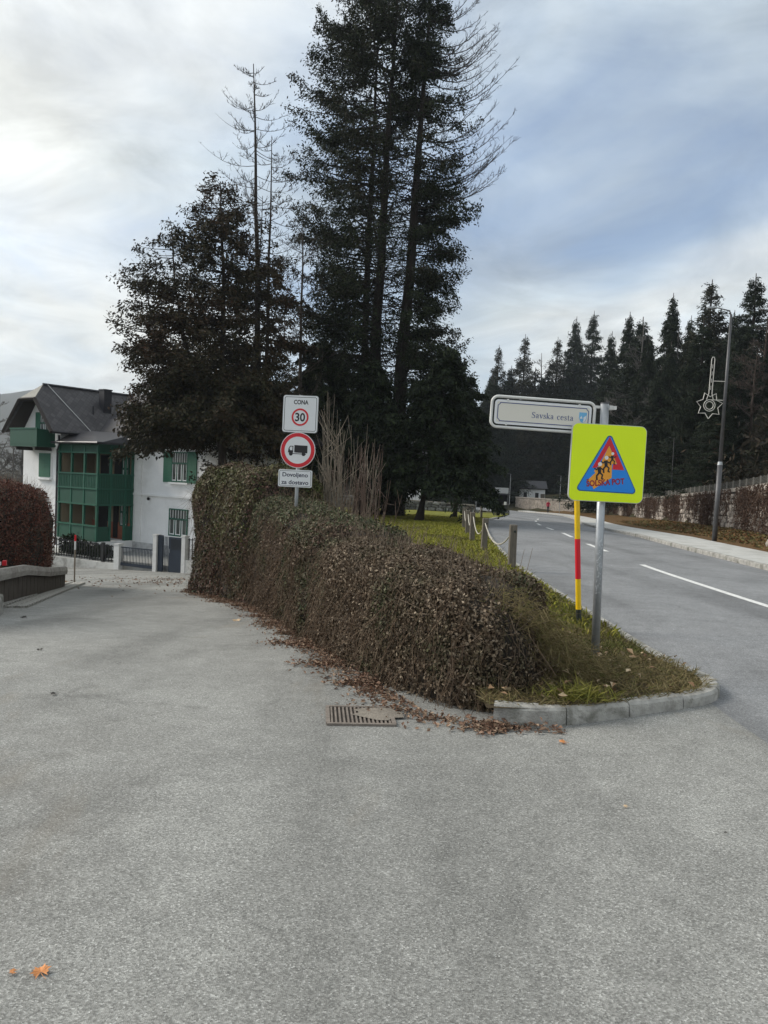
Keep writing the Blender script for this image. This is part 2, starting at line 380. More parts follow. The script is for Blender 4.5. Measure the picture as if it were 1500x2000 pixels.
M_twig = mat('bare_twig', (0.05, 0.04, 0.033), 0.95, 0.3, 8, 0.0)
M_cane = mat('pale_cane', (0.21, 0.175, 0.135), 0.9, 0.3, 5, 0.0)
M_cane_red = mat('reddish_cane', (0.135, 0.092, 0.072), 0.9, 0.3, 5, 0.0)
M_greybranch = mat('grey_branch', (0.10, 0.095, 0.09), 0.95, 0.2, 3, 0.0)
M_brownbranch = mat('brown_branch', (0.055, 0.04, 0.032), 0.95, 0.25, 3, 0.0)
M_stem = mat('dead_stem', (0.16, 0.12, 0.085), 0.9, 0.3, 8, 0.0)
M_rock = mat('rubble_stone', (0.31, 0.275, 0.24), 0.95, 0.35, 1.7, 0.6, 25, dirt=((0.12, 0.10, 0.085), 2.2, 0.7))
M_rockgrey = mat('grey_rubble', (0.20, 0.20, 0.195), 0.95, 0.35, 1.9, 0.6, 25, dirt=((0.09, 0.09, 0.08), 2.5, 0.6))
M_mortar = mat('dark_mortar', (0.07, 0.06, 0.05), 0.95, 0.3, 3, 0.5, 30)
M_cope = mat('pale_coping', (0.27, 0.245, 0.215), 0.95, 0.25, 3, 0.4, 30)
M_skin = mat('skin', (0.45, 0.27, 0.2), 0.6, 0.05, 5, 0.0)
M_jacket = mat('red_jacket', (0.42, 0.015, 0.05), 0.8, 0.15, 9, 0.0)
M_trouser = mat('dark_trousers', (0.02, 0.02, 0.03), 0.9, 0.2, 9, 0.0)
M_hair = mat('dark_hair', (0.02, 0.015, 0.01), 0.7, 0.2, 20, 0.0)
def glass_mat():
    m, t, bs, L = new_mat('window_glass')
    bs.inputs['Base Color'].default_value = (0.05, 0.06, 0.06, 1); bs.inputs['Roughness'].default_value = 0.08
    bs.inputs['Specular IOR Level'].default_value = 0.6
    L.new(ramp(t, noise(t, 1.2, 3), [(0.3, (0.03, 0.035, 0.035)), (0.7, (0.12, 0.14, 0.13))]), bs.inputs['Base Color'])
    return m
M_glass = glass_mat()
def slate_mat():
    m, t, bs, L = new_mat('diamond_slates')
    c = t.nodes.new('ShaderNodeTexCoord'); s = t.nodes.new('ShaderNodeSeparateXYZ'); L.new(c.outputs['Object'], s.inputs[0])
    def mm(op, a, b):
        n = t.nodes.new('ShaderNodeMath'); n.operation = op
        for i, v in enumerate((a, b)):
            if isinstance(v, (int, float)): n.inputs[i].default_value = v
            else: L.new(v, n.inputs[i])
        return n.outputs[0]
    along = mm('ADD', s.outputs[0], s.outputs[1]); k = 2.6
    zz = mm('MULTIPLY', s.outputs[2], 1.25)
    a = mm('FRACT', mm('MULTIPLY', mm('ADD', s.outputs[1], zz), k), 0.0); b = mm('FRACT', mm('MULTIPLY', mm('SUBTRACT', s.outputs[1], zz), k), 0.0)
    e = mm('MINIMUM', a, b)
    line = ramp(t, e, [(0.0, 0.25), (0.12, 1.0), (1.0, 0.82)])
    ca = mm('FLOOR', mm('MULTIPLY', mm('ADD', s.outputs[1], zz), k), 0.0); cb = mm('FLOOR', mm('MULTIPLY', mm('SUBTRACT', s.outputs[1], zz), k), 0.0)
    wn_ = t.nodes.new('ShaderNodeTexWhiteNoise'); cx = t.nodes.new('ShaderNodeCombineXYZ'); L.new(ca, cx.inputs[0]); L.new(cb, cx.inputs[1]); L.new(cx.outputs[0], wn_.inputs[0])
    base = ramp(t, wn_.outputs[0], [(0.0, (0.04, 0.037, 0.042)), (1.0, (0.08, 0.075, 0.082))])
    L.new(mixc(t, 1.0, base, line, 'MULTIPLY'), bs.inputs['Base Color']); bs.inputs['Roughness'].default_value = 0.6
    bump(t, bs, line, 0.5, 0.02)
    return m
M_slate = slate_mat()
def ground_mat(name, pal, scale, bs_scale=40):
    m, t, bs, L = new_mat(name)
    a = ramp(t, noise(t, scale, 8, 0.65, 0.4), [((i + 0.6) / (len(pal) + 0.2), c) for i, c in enumerate(pal)])
    b = ramp(t, noise(t, scale * 30, 4, 0.6), [(0.3, 0.7), (0.7, 1.25)])
    L.new(mixc(t, 1.0, a, b, 'MULTIPLY'), bs.inputs['Base Color']); bs.inputs['Roughness'].default_value = 0.95; bs.inputs['Specular IOR Level'].default_value = 0.1
    bump(t, bs, noise(t, bs_scale, 5, 0.65), 0.6, 0.04)
    MATS[name] = m; return m
M_lawn = ground_mat('lawn_turf', [(0.085, 0.092, 0.025), (0.155, 0.16, 0.03), (0.23, 0.215, 0.04)], 0.35)
M_soil = ground_mat('verge_soil', [(0.05, 0.04, 0.025), (0.09, 0.07, 0.045), (0.07, 0.075, 0.03)], 2.0)
M_terrain = ground_mat('terrain_wood_floor', [(0.028, 0.026, 0.015), (0.045, 0.04, 0.022), (0.05, 0.055, 0.02)], 0.09, 6)
M_verge = ground_mat('leafy_verge', [(0.08, 0.06, 0.03), (0.13, 0.075, 0.035), (0.085, 0.09, 0.03)], 1.1)

# ------------------------------------------------------------------ lie of the land
def zm(y):                                   # level of the main road
    y = np.asarray(y, float)
    return -0.012 * np.clip(y - 6, 0, 24) - 0.027 * np.clip(y - 30, 0, 85)
def zl(y):                                   # level of the side lane, falling away
    t = np.clip(np.asarray(y, float), -50, 43) - 6
    return -0.11 * (np.sqrt(t * t + 4) + t) / 2
def sstep(a, b, x):
    t = np.clip((x - a) / (b - a), 0, 1); return t * t * (3 - 2 * t)
HC = np.array([(1.30, 5.95), (1.05, 6.0), (0.62, 6.6), (-0.05, 8.7), (-0.75, 11.4), (-1.5, 14.2), (-2.55, 16.8), (-3.75, 19.1), (-4.25, 20.6)])   # hedge line
def hx(y):
    y = np.asarray(y, float)
    return np.where(y < 20.6, np.interp(y, HC[:, 1], HC[:, 0]), -4.25 - 0.06 * np.clip(y - 20.6, 0, 25))
def zroad(x, y): 
    return zl(y) + (zm(y) - zl(y)) * sstep(0.3, 2.3, np.asarray(x, float))
CLP, _ = smooth_path([(5.62, -8), (5.62, 0), (5.62, 7), (5.68, 13), (5.95, 18.5), (6.95, 29), (9.35, 47), (14.6, 72), (18.4, 95), (18.6, 112), (14.5, 126), (4, 138), (-18, 150)], 0.5)
_t = np.gradient(CLP, axis=0); _t = unit(_t); CLN = np.stack([_t[:, 1], -_t[:, 0]], axis=1)   # to the right
def road_off(off, y0=-99, y1=999, step=1):
    P = CLP + CLN * off; k = (P[:, 1] >= y0) & (CLP[:, 1] <= y1); return P[k][::step]
XW = np.array([(10.6, 14), (11.7, 20), (13.4, 25), (16.4, 35.5), (19.2, 48), (23.4, 69), (27.2, 95), (28.6, 110), (27.0, 119), (22.0, 129), (12, 143)])   # right-hand wall
def xw(y): return np.interp(y, XW[:, 1], XW[:, 0])
def zlawn(x, y): return zm(y) + 0.075
def zground(x, y):
    x = np.asarray(x, float); y = np.asarray(y, float)
    xh = hx(y); near = y < 6.0; wide = np.where(y > 21, 2.5 + 0.12 * np.clip(y - 21, 0, 40), 0.5)
    w = np.where(near, sstep(0.3, 2.3, x), sstep(xh - 0.4 * wide, xh + wide, x))
    z = zl(y) * (1 - w) + zm(y) * w - 0.07
    rdist = np.abs(x - np.interp(y, CLP[:, 1], CLP[:, 0]))
    dw = x - xw(y)
    hill = (np.clip(dw, 0, 75) * 0.30 + sstep(0.0, 0.8, dw) * 1.5) * (1 - 0.65 * sstep(98, 125, y))
    far = np.clip(y - 142, 0, 150) * 0.17 * sstep(-60, -10, x)
    z = z + np.maximum(hill, far) * np.where(y > 14, 1, 0)
    r = np.hypot(x, y); az = np.arctan2(x, y)
    ridge = 34 + 44 * sstep(-0.2, -0.42, az) * sstep(-2.6, -1.6, az) + 9 * np.sin(az * 13) + 5 * np.sin(az * 41)
    z = z + sstep(1000, 2100, r) * ridge * 2.1
    return z
def sinhs(lo, hi, n, a, c=0.0):
    t = np.linspace(-1, 1, n); s = np.sinh(a * t) / math.sinh(a)
    return np.where(s < 0, c + s * (c - lo), c + s * (hi - c))
gx = sinhs(-2600, 2600, 201, 7.6, 0.0); gy = sinhs(-300, 3300, 201, 6.6, 12.0)
GX, GY = np.meshgrid(gx, gy, indexing='ij')
g = MB().grid(np.stack([GX, GY, zground(GX, GY)], axis=-1)).build('ground', M_terrain, smooth=True, fix=False); tag(g, kind='structure')

# side lane with the forecourt in front of the camera
ys = np.r_[np.arange(-4, 6.05, 0.35), np.arange(6.35, 41, 0.5)]
rows = []
for y in ys:
    xl_ = float(np.interp(y, [-4, 9.8, 11.2, 21.7, 27, 30, 41], [-9, -6.4, -5.75, -8.75, -12.5, -19, -19]))
    xr_ = 2.77 if y <= 6.02 else float(hx(y) - (0.1 if y < 20.8 else -0.4))
    xs_ = np.linspace(xl_, xr_, 26); rows.append(np.stack([xs_, np.full(26, y), zroad(xs_, y)], axis=1))
tag(MB().grid(np.array(rows)).build('side_lane', M_lane, smooth=True, fix=False), kind='structure')
# main road
rows = [np.stack([road_off(o)[:, 0], road_off(o)[:, 1], zm(road_off(o)[:, 1]) + 0.004 + 0.03 * (1 - (o / 2.9) ** 2)], axis=1) for o in np.linspace(-3.12, 2.95, 9)]
tag(MB().grid(np.array(rows).transpose(1, 0, 2)).build('main_road', M_main, smooth=True, fix=False), kind='structure')
# painted centre line: one long line near by, dashes beyond
def dash(y0, y1):
    k = (CLP[:, 1] >= y0 - 0.3) & (CLP[:, 1] <= y1 + 0.3); c = CLP[k]; n = CLN[k]
    L_ = c - n * 0.07; R_ = c + n * 0.07; z = zm(c[:, 1]) + 0.04
    P = np.stack([np.c_[L_, z], np.c_[R_, z]], axis=1)
    P[0, :, 1] += y0 - c[0, 1]; P[-1, :, 1] += y1 - c[-1, 1]
    tag(MB().grid(P).build('lane_marking', M_paint, fix=False), kind='structure')
for a, b in ((3, 17.3), (21.0, 24.0), (27.5, 30.5), (34, 37), (41, 44.5), (49, 52.5), (57, 61)): dash(a, b)

# verge and lawn between the lane and the main road
nose = [(0.80, 5.18), (1.13, 5.14), (1.65, 5.3), (2.18, 5.54), (2.52, 5.74), (2.72, 6.0), (2.78, 6.4), (2.74, 7.2)]
NOSE, _ = smooth_path(nose, 0.05)
def nose_x(y):
    P = NOSE[NOSE[:, 0] > 1.0]; return np.interp(y, P[:, 1], P[:, 0])
rows = []
for y in np.r_[5.16, np.arange(5.24, 7.2, 0.12), np.arange(7.2, 20.6, 0.6), np.arange(20.6, 86, 1.5)]:
    xr_ = float(nose_x(y)) - 0.11 if y < 7.0 else float(np.interp(y, CLP[:, 1], CLP[:, 0] - 3.06 * np.abs(CLN[:, 0]) ** -1))
    xl_ = 0.75 if y < 6.1 else float(hx(y)) + (0.05 if y < 20.6 else 0)
    f = np.linspace(0, 1, 22); xs_ = xl_ + (xr_ - xl_) * f
    z = zlawn(xs_, y) + 0.05 * np.sin(xs_ * 1.3 + y * 0.4) * np.sin(y * 0.7) * f * (1 - f) * 4
    if y >= 20.6: z = np.where(f < 0.001, zl(y) - 0.1, z)
    rows.append(np.stack([xs_, np.full(22, y), z], axis=1))
VERGE = np.array(rows)
nv = 17
tag(MB().grid(VERGE[:nv + 3]).build('grass_verge', M_soil, smooth=True, fix=False), kind='structure')
tag(MB().grid(VERGE[nv + 2:]).build('lawn', M_lawn, smooth=True, fix=False), kind='structure')

# kerb of the verge: single stones near by, a plain run farther off
kp = [tuple(p) for p in nose[:-1]] + [tuple(p) for p in road_off(-2.93, 7.0, 60, 6)]
KP, ks = smooth_path(kp, 0.1)
def kerb_run(P, w, h, lift=0.0):
    t = unit(np.gradient(P, axis=0)); n = np.stack([-t[:, 1], t[:, 0]], axis=1)   # to the left = onto the verge
    prof = [(0.0, -0.25), (0.012, h - 0.02), (0.03, h), (w, h), (w, -0.25)]
    return np.stack([np.c_[P + n * a, zm(P[:, 1]) + b + lift] for a, b in prof], axis=1)
kerb = MB().grid(kerb_run(KP[ks > 34][::5], 0.14, 0.088)).build('kerb', M_kerb, fix=False); tag(kerb, kind='structure')
def kerb_stone(P, w, h, parent, m):
    G = kerb_run(P, w, h, random.uniform(-0.006, 0.006)); b = MB().grid(G); n = G.shape[1]
    b.f.append(tuple(range(n))); b.f.append(tuple((len(G) - 1) * n + k for k in range(n - 1, -1, -1)))
    o = b.build('kerb_stone', m, parent); return o
s = 0.0
while s < 34:
    ln = 0.52 if s < 2.4 else 1.0
    q = np.linspace(s + 0.004, s + ln - 0.004, 7); kerb_stone(np.stack([np.interp(q, ks, KP[:, 0]), np.interp(q, ks, KP[:, 1])], axis=1), 0.14, 0.088, kerb, M_kerb); s += ln
# pavement on the far side with its kerb
pav = road_off(2.93, -6, 118)
PZ = zm(pav[:, 1]); pt = unit(np.gradient(pav, axis=0)); pn = np.stack([pt[:, 1], -pt[:, 0]], axis=1)
tag(MB().grid(np.stack([np.c_[pav + pn * a, PZ + b] for a, b in ((0.15, 0.118), (1.0, 0.128), (1.95, 0.135))], axis=1)).build('pavement', M_conc, smooth=True, fix=False), kind='structure')
pk, pks = lerp_path(road_off(2.93, 8, 118), step=0.1)
fk = MB().grid(np.stack([np.c_[pk[::8][:, 0] + a, pk[::8][:, 1], zm(pk[::8][:, 1]) + b] for a, b in ((0, -0.1), (0.0, 0.1), (0.02, 0.12), (0.15, 0.12))], axis=1)[int(28 / 0.8):]).build('kerb', M_kerb, fix=False); tag(fk, kind='structure')
s = 0.0
while s < 28:
    q = np.linspace(s + 0.005, s + 0.995, 4); P = np.stack([np.interp(q, pks, pk[:, 0]), np.interp(q, pks, pk[:, 1])], axis=1)
    G = np.stack([np.c_[P[:, 0] + a, P[:, 1], zm(P[:, 1]) + b] for a, b in ((0, -0.1), (0.0, 0.1), (0.02, 0.122), (0.15, 0.122), (0.15, -0.1))], axis=1)
    b = MB().grid(G); n = 5; b.f.append(tuple(range(n))); b.f.append(tuple((len(G) - 1) * n + q for q in range(n - 1, -1, -1)))
    b.build('kerb_stone', M_kerb, fk); s += 1.0
# leafy strip between pavement and wall
yy = np.arange(14, 118, 1.0); pe = pav + pn * 1.95
xe = np.interp(yy, pe[:, 1], pe[:, 0])
VR = np.stack([np.stack([xe + (xw(yy) + 0.2 - xe) * f, yy, zm(yy) + 0.12 + 0.28 * f ** 1.5], axis=1) for f in np.linspace(0, 1, 6)], axis=1)
tag(MB().grid(VR).build('roadside_verge', M_verge, smooth=True, fix=False), kind='structure')
tag(MB().grid(np.stack([np.c_[x_, y_, zl(y_) + 0.02] for x_, y_ in ((np.interp(np.arange(11, 23.1, 0.5), [11, 23], [-6.35, -10.2]), np.arange(11, 23.1, 0.5)), (np.interp(np.arange(11, 23.1, 0.5), [11, 21.7, 23], [-5.8, -8.72, -9.6]), np.arange(11, 23.1, 0.5)))], axis=1)).build('lane_verge', M_verge, fix=False), kind='structure')

# ------------------------------------------------------------------ hedges
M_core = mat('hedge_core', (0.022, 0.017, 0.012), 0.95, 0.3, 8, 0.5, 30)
DEAD0 = [(0.051, 0.041, 0.031), (0.099, 0.073, 0.051), (0.170, 0.128, 0.088), (0.085, 0.085, 0.051), (0.272, 0.212, 0.156), (0.119, 0.088, 0.061), (0.391, 0.323, 0.246)]
IVY = [(0.026, 0.038, 0.019), (0.045, 0.064, 0.026), (0.080, 0.099, 0.038), (0.056, 0.051, 0.032), (0.136, 0.144, 0.080), (0.035, 0.048, 0.024)]
DEAD = [(0.045, 0.032, 0.022), (0.085, 0.060, 0.040), (0.13, 0.092, 0.062), (0.065, 0.05, 0.032), (0.19, 0.145, 0.10), (0.10, 0.07, 0.046), (0.30, 0.24, 0.175)]
GREENIVY = [(0.035, 0.045, 0.015), (0.06, 0.075, 0.02), (0.095, 0.105, 0.032), (0.05, 0.05, 0.024), (0.15, 0.14, 0.06), (0.08, 0.06, 0.035)]
RUST = [(0.060, 0.034, 0.031), (0.102, 0.056, 0.046), (0.153, 0.085, 0.068), (0.076, 0.060, 0.041), (0.204, 0.128, 0.093)]
M_h1 = leaf_mat('hedge_leaves_dry', DEAD, 0.6, (IVY + [DEAD[1], DEAD[3]], 1.1, 0.52, 0.68))
M_hstem = leaf_mat('hedge_stems', [(0.13, 0.09, 0.062), (0.085, 0.06, 0.042), (0.2, 0.15, 0.105), (0.11, 0.075, 0.05), (0.06, 0.042, 0.032)], 0.85)
M_h2 = leaf_mat('hedge_leaves_mixed', [DEAD[0], DEAD[1], DEAD[2], DEAD[5], RUST[1], DEAD[4]], 0.6, (IVY, 0.8, 0.5, 0.66))
M_h3 = leaf_mat('hedge_leaves_rust', RUST + [IVY[1], IVY[0]], 0.6, (IVY, 0.7, 0.5, 0.65))
M_h3g = leaf_mat('hedge_leaves_green', GREENIVY, 0.55, (RUST + [IVY[1], IVY[2]], 0.9, 0.45, 0.62))
M_beech = leaf_mat('beech_leaves_rust', [(0.075, 0.027, 0.022), (0.128, 0.048, 0.036), (0.195, 0.075, 0.054), (0.090, 0.042, 0.033), (0.240, 0.120, 0.083), (0.057, 0.027, 0.021)], 0.65)

def hedge_surface(path, hw, top, zf, zb, cap0, cap1, seed, step=0.12, nv_=26, amp=0.06, lean=0.72):
    P, s = lerp_path(path, step=step); L = s[-1]
    t = unit(np.gradient(P, axis=0)); n = np.stack([t[:, 1], -t[:, 0]], axis=1)   # to the right = away from the lane
    if n[len(n) // 2, 0] < 0: n = -n
    c = np.ones(len(P))
    if cap0: c *= np.sqrt(np.clip(1 - (1 - np.clip(s / cap0, 0, 1)) ** 2, 0.02, 1))
    if cap1: c *= np.sqrt(np.clip(1 - (1 - np.clip((L - s) / cap1, 0, 1)) ** 2, 0.02, 1))
    prof = np.array([(-1.0, 0.0), (-1.0, 0.3), (-0.97, 0.65), (-0.92, 0.86), (-0.78, 0.965), (-0.45, 1.0), (0.45, 1.0), (0.8, 0.95), (0.96, 0.7), (1.0, 0.0)])
    d = np.r_[0, np.cumsum(np.linalg.norm(np.diff(prof * (hw, 1.2), axis=0), axis=1))]
    f = np.linspace(0, d[-1], nv_); a = np.interp(f, d, prof[:, 0]); h = np.interp(f, d, prof[:, 1])
    T = top(s / L) if callable(top) else np.full(len(P), top)
    side = (a + 1) / 2
    out_ = np.zeros((len(P), nv_, 3))
    bz = zf(P)[:, None] * (1 - side) + zb(P)[:, None] * side
    out_[..., 0] = P[:, 0, None] + n[:, 0, None] * a * hw * c[:, None] ** 0.6; out_[..., 1] = P[:, 1, None] + n[:, 1, None] * a * hw * c[:, None] ** 0.6
    out_[..., 2] = bz + (T[:, None] * c[:, None] + bz * (1 - c[:, None]) - bz) * h
    dz = wob(out_, amp, 2.3, seed) + wob(out_, amp * 0.7, 6.5, seed + 1)
    nn = np.zeros_like(out_); nn[..., 0] = n[:, 0, None] * a; nn[..., 1] = n[:, 1, None] * a; nn[..., 2] = h * 0.8
    return out_ + unit(nn) * dz[..., None]
def leaf_layer(P, n, size, depth, rg, out_=0.02, droop=0.3):
    p, nr = scatter(P, n, rg)
    if nr[:, 2].mean() < 0: nr = -nr
    p = p + nr * (out_ - rg.exponential(depth, (n, 1)) + rg.normal(0, out_ * 0.8, (n, 1)))
    v1 = unit(rg.normal(size=(n, 3)) + np.array([0, 0, -droop])); nn = unit(nr + rg.normal(0, 0.65, (n, 3)))
    u = unit(np.cross(nn, v1)); v = unit(np.cross(nn, u))
    sz = size * rg.uniform(0.55, 1.35, (n, 1))
    return p, u * sz, v * sz * rg.uniform(0.4, 0.75, (n, 1))
def make_hedge(name, label, P, n, size, m, seed, stems=0, upper=None, group=None, sprigs=0, stem_len=0.4):
    rg = np.random.default_rng(seed); root = empty(name, P[len(P) // 2, 0].tolist()); tag(root, label, 'hedge', group)
    inv = Vector(root.location); off = np.array(inv)
    Q = P - off
    b = MB(); cen = Q.mean(axis=1, keepdims=True); b.grid(cen + (Q - cen) * 0.93 - np.array([0, 0, 0.03])); b.build('core', M_core, root, fix=False)  # dark filler added inside the leaves to block light
    p, u, v = leaf_layer(Q, n, size, 0.05, rg)
    hold = wob(p * np.array([1, 1, 0.55]), 1.0, 5.0, seed + 5) + 0.5 * wob(p, 1.0, 14.0, seed + 6) + rg.normal(0, 0.4, n) > -0.55; p, u, v = p[hold], u[hold], v[hold]; n = len(p)
    if upper:
        um, zsplit, soft = upper
        k = p[:, 2] + off[2] + rg.normal(0, soft, n) + wob(p, 0.35, 1.7, seed) > zsplit
        leaves('foliage', p[~k], u[~k], v[~k], m, root)['kind'] = 'stuff'
        lf = leaves('top_foliage', p[k], u[k], v[k], um, root); lf['kind'] = 'stuff'; lf['label'] = 'greener foliage along the top of the hedge'
    else:
        leaves('foliage', p, u, v, m, root)['kind'] = 'stuff'
    if stems:
        p, nr = scatter(Q, stems, rg)
        if nr[:, 2].mean() < 0: nr = -nr
        d = unit(rg.normal(0, 0.3, (stems, 3)) + np.array([0, 0, -1.0])); p0 = p + nr * rg.uniform(-0.02, 0.05, (stems, 1))
        ln = rg.uniform(0.3, 1.0, (stems, 1)) * stem_len; p1 = p0 + d * ln * 0.5 + nr * 0.02; p2 = p0 + d * ln + rg.normal(0, 0.05, (stems, 3))
        tubes_mesh('stems', np.vstack([p0, p1]), np.vstack([p1, p2]), np.full(2 * stems, 0.0027), np.full(2 * stems, 0.0018), M_hstem, root)['kind'] = 'stuff'
    if sprigs:
        p, nr = scatter(Q, sprigs, rg)
        if nr[:, 2].mean() < 0: nr = -nr
        d = unit(nr + rg.normal(0, 0.5, (sprigs, 3)) + np.array([0, 0, 0.6])); ln = rg.uniform(0.08, 0.3, (sprigs, 1))
        tubes_mesh('sprigs', p, p + d * ln, np.full(sprigs, 0.003), np.full(sprigs, 0.0015), M_stem, root)['kind'] = 'stuff'
    return root
lane_z = lambda P: zl(P[:, 1]) - 0.03
lawn_z = lambda P: zm(P[:, 1]) + 0.05
sub = lambda y0, y1: [tuple(p) for p in lerp_path(HC, step=0.1)[0] if y0 <= p[1] <= y1]
H1 = hedge_surface([tuple(p) for p in lerp_path(HC[:4], step=0.1)[0]] + sub(8.75, 9.9), 0.62, lambda f: 0.83 + 0.05 * f, lane_z, lawn_z, 0.5, 0.4, 11, amp=0.045)
make_hedge('low_hedge', 'low overgrown hedge of dry brown leaves ending at the kerb nose beside the school sign', H1, 190000, 0.0155, M_h1, 12, 4200, sprigs=900)
H2 = hedge_surface(sub(9.2, 15.9), 0.72, lambda f: 0.90 + 0.24 * f, lane_z, lawn_z, 0.4, 0.4, 21, amp=0.065)
make_hedge('ivy_hedge', 'middle stretch of brown and ivy-green hedge from which the truck ban sign rises', H2, 150000, 0.02, M_h2, 22, 4500, (leaf_mat('hedge_top_ivy', IVY + [DEAD[4], IVY[4]], 0.55), 0.85, 0.15), sprigs=900, stem_len=0.55)
H3 = hedge_surface(sub(15.0, 20.7), 0.85, lambda f: 1.60 + 0.08 * f, lane_z, lawn_z, 0.5, 0.55, 31, amp=0.12)
make_hedge('tall_hedge', 'tallest hedge with yellow-green ivy on top, at the bend opposite the white villa', H3, 120000, 0.032, M_h3, 32, 3000, (M_h3g, 0.45, 0.4), sprigs=700, stem_len=0.6)
# clipped beech hedge on the left
HB = hedge_surface([(-7.1, 9.5), (-7.85, 13), (-8.65, 17), (-9.4, 20.3)][::1], 0.7, lambda f: 1.75 - 0.85 * f, lambda P: zl(P[:, 1]) - 0.05, lambda P: zl(P[:, 1]) - 0.05, 0.3, 0.35, 41, amp=0.06, lean=0.85)
make_hedge('beech_hedge', 'rust-red beech hedge behind the timber guardrail on the left', HB, 80000, 0.028, M_beech, 42, 0, sprigs=3500)

# ------------------------------------------------------------------ grass, fallen leaves (nobody could count them)
def blades(name, label, p, hgt, lean_, width, m, rg, kind='stuff', cat='grass'):
    n = len(p); d = unit(np.c_[rg.normal(0, lean_, (n, 2)), np.ones(n)]); h = hgt * rg.uniform(0.45, 1.3, (n, 1))
    side = unit(np.cross(d, unit(rg.normal(size=(n, 3))))) * width * rg.uniform(0.6, 1.3, (n, 1))
    mid = p + d * h * 0.55; bend = d.copy(); bend[:, :2] *= 2.0; bend = unit(bend); tip = mid + bend * h * 0.5
    Q = np.stack([p - side * 0.7, p + side * 0.7, mid + side, mid - side], axis=1)
    T = np.stack([mid - side, mid + side, tip + side * 0.1, tip - side * 0.1], axis=1)
    o = quads_mesh(name, np.vstack([Q, T]), m); tag(o, label, cat, kind=kind); return o
M_grassdry = leaf_mat('grass_dry', [(0.210, 0.161, 0.077), (0.140, 0.112, 0.053), (0.280, 0.224, 0.119), (0.098, 0.105, 0.031), (0.182, 0.147, 0.070)], 0.8)
M_grassgreen = leaf_mat('grass_green', [(0.06, 0.075, 0.02), (0.095, 0.11, 0.025), (0.14, 0.14, 0.04), (0.18, 0.15, 0.07), (0.08, 0.085, 0.025)], 0.75, ([(0.16, 0.125, 0.065), (0.11, 0.085, 0.045), (0.2, 0.16, 0.09), (0.09, 0.085, 0.03)], 1.6, 0.44, 0.6))
M_grasslawn = leaf_mat('grass_lawn', [(0.13, 0.145, 0.02), (0.20, 0.212, 0.024), (0.28, 0.265, 0.036), (0.30, 0.25, 0.07), (0.16, 0.168, 0.022)], 0.75, ([(0.10, 0.085, 0.035), (0.16, 0.14, 0.06), (0.08, 0.085, 0.025)], 0.5, 0.48, 0.66))
rg = np.random.default_rng(51)
near_ = VERGE[1:30]
p, _n = scatter(near_, 62000, rg)
gz = wob(p, 1.0, 1.6, 52); k = gz + rg.normal(0, 0.4, len(p)) > 0.05
k2 = (p[:, 0] > 1.75 - 0.12 * (p[:, 1] - 5)) | (p[:, 1] > 8)
green = (k | (p[:, 1] > 7.5)) & k2
blades('verge_grass', 'short green grass on the verge around the two roadside poles', p[green], 0.062, 0.8, 0.003, M_grassgreen, rg)
dry = p[~green][::1]
blades('dry_grass', 'flattened straw-coloured dry grass beside the low hedge', dry, 0.10, 1.6, 0.0026, M_grassdry, rg)
p, _n = scatter(VERGE[19:63], 84000, rg)
w_ = p[:, 1] > 0; blades('lawn_grass', 'yellow-green lawn grass behind the hedges', p, 0.09, 0.5, 0.010, M_grasslawn, rg)
# longer tuft spilling over the kerb
c = np.array([[1.42, 5.36, 0.1]]); p = np.repeat(c, 260, 0) + np.c_[rg.normal(0, 0.11, 260), rg.normal(0, 0.05, 260), np.zeros(260)]
blades('grass_tuft', 'bright yellow-green grass tuft just behind the kerb front', p, 0.16, 0.9, 0.004, leaf_mat('grass_tuft_leaf', [(0.17, 0.17, 0.03), (0.24, 0.21, 0.06), (0.12, 0.13, 0.03)], 0.7), rg, cat='grass')
# straw hanging down the end of the hedge
n = 2000; k = rg.random(n); p = np.c_[0.95 + 0.75 * k + rg.normal(0, 0.12, n), 5.62 + 0.55 * rg.random(n), 0.12 + np.clip(0.62 * (1 - k) + rg.normal(0, 0.06, n), 0, 0.7)]
d = unit(np.c_[0.5 + rg.normal(0, 0.8, n), -0.3 + rg.normal(0, 0.8, n), -0.35 + rg.normal(0, 0.5, n)]); ln = rg.uniform(0.04, 0.18, (n, 1))
tag(tubes_mesh('straw', p, p + d * ln, np.full(n, 0.0022), np.full(n, 0.001), M_grassdry), 'long dead straw hanging over the hedge end near the sign post', 'grass', kind='stuff')

M_fall = leaf_mat('fallen_leaves', [(0.17, 0.09, 0.06), (0.27, 0.175, 0.12), (0.11, 0.065, 0.048), (0.40, 0.30, 0.21), (0.07, 0.045, 0.035), (0.21, 0.125, 0.09), (0.30, 0.21, 0.15)], 0.75)
FOOT = np.array([(1.25, 5.02), (0.72, 5.16), (0.30, 5.42), (-0.04, 6.25), (-0.70, 8.4), (-2.2, 13.9), (-4.45, 18.7), (-5.0, 20.5)])
def curled(name, label, p, size, rg, m, up=0.006):
    n = len(p); u = unit(np.c_[rg.normal(size=(n, 2)), rg.normal(0, 0.35, n)]); nn = unit(np.c_[rg.normal(0, 0.45, (n, 2)), np.ones(n)]); v = unit(np.cross(nn, u)); w = np.cross(u, v)
    s_ = size * rg.uniform(0.5, 1.3, (n, 1)); c = p + np.array([0, 0, 1.0]) * (up + rg.exponential(0.012, (n, 1)))
    cu = rg.uniform(0.1, 0.6, (n, 1))
    A, B = c - u * s_, c + u * s_; l1, l2 = c - v * s_ * 0.55 + w * s_ * cu, c + v * s_ * 0.55 + w * s_ * cu
    Q = np.stack([A, c, B, l1], axis=1); T = np.stack([A, l2, B, c], axis=1)
    me = np.vstack([Q, T]); o = quads_mesh(name, me, m); tag(o, label, 'leaves', kind='stuff'); return o
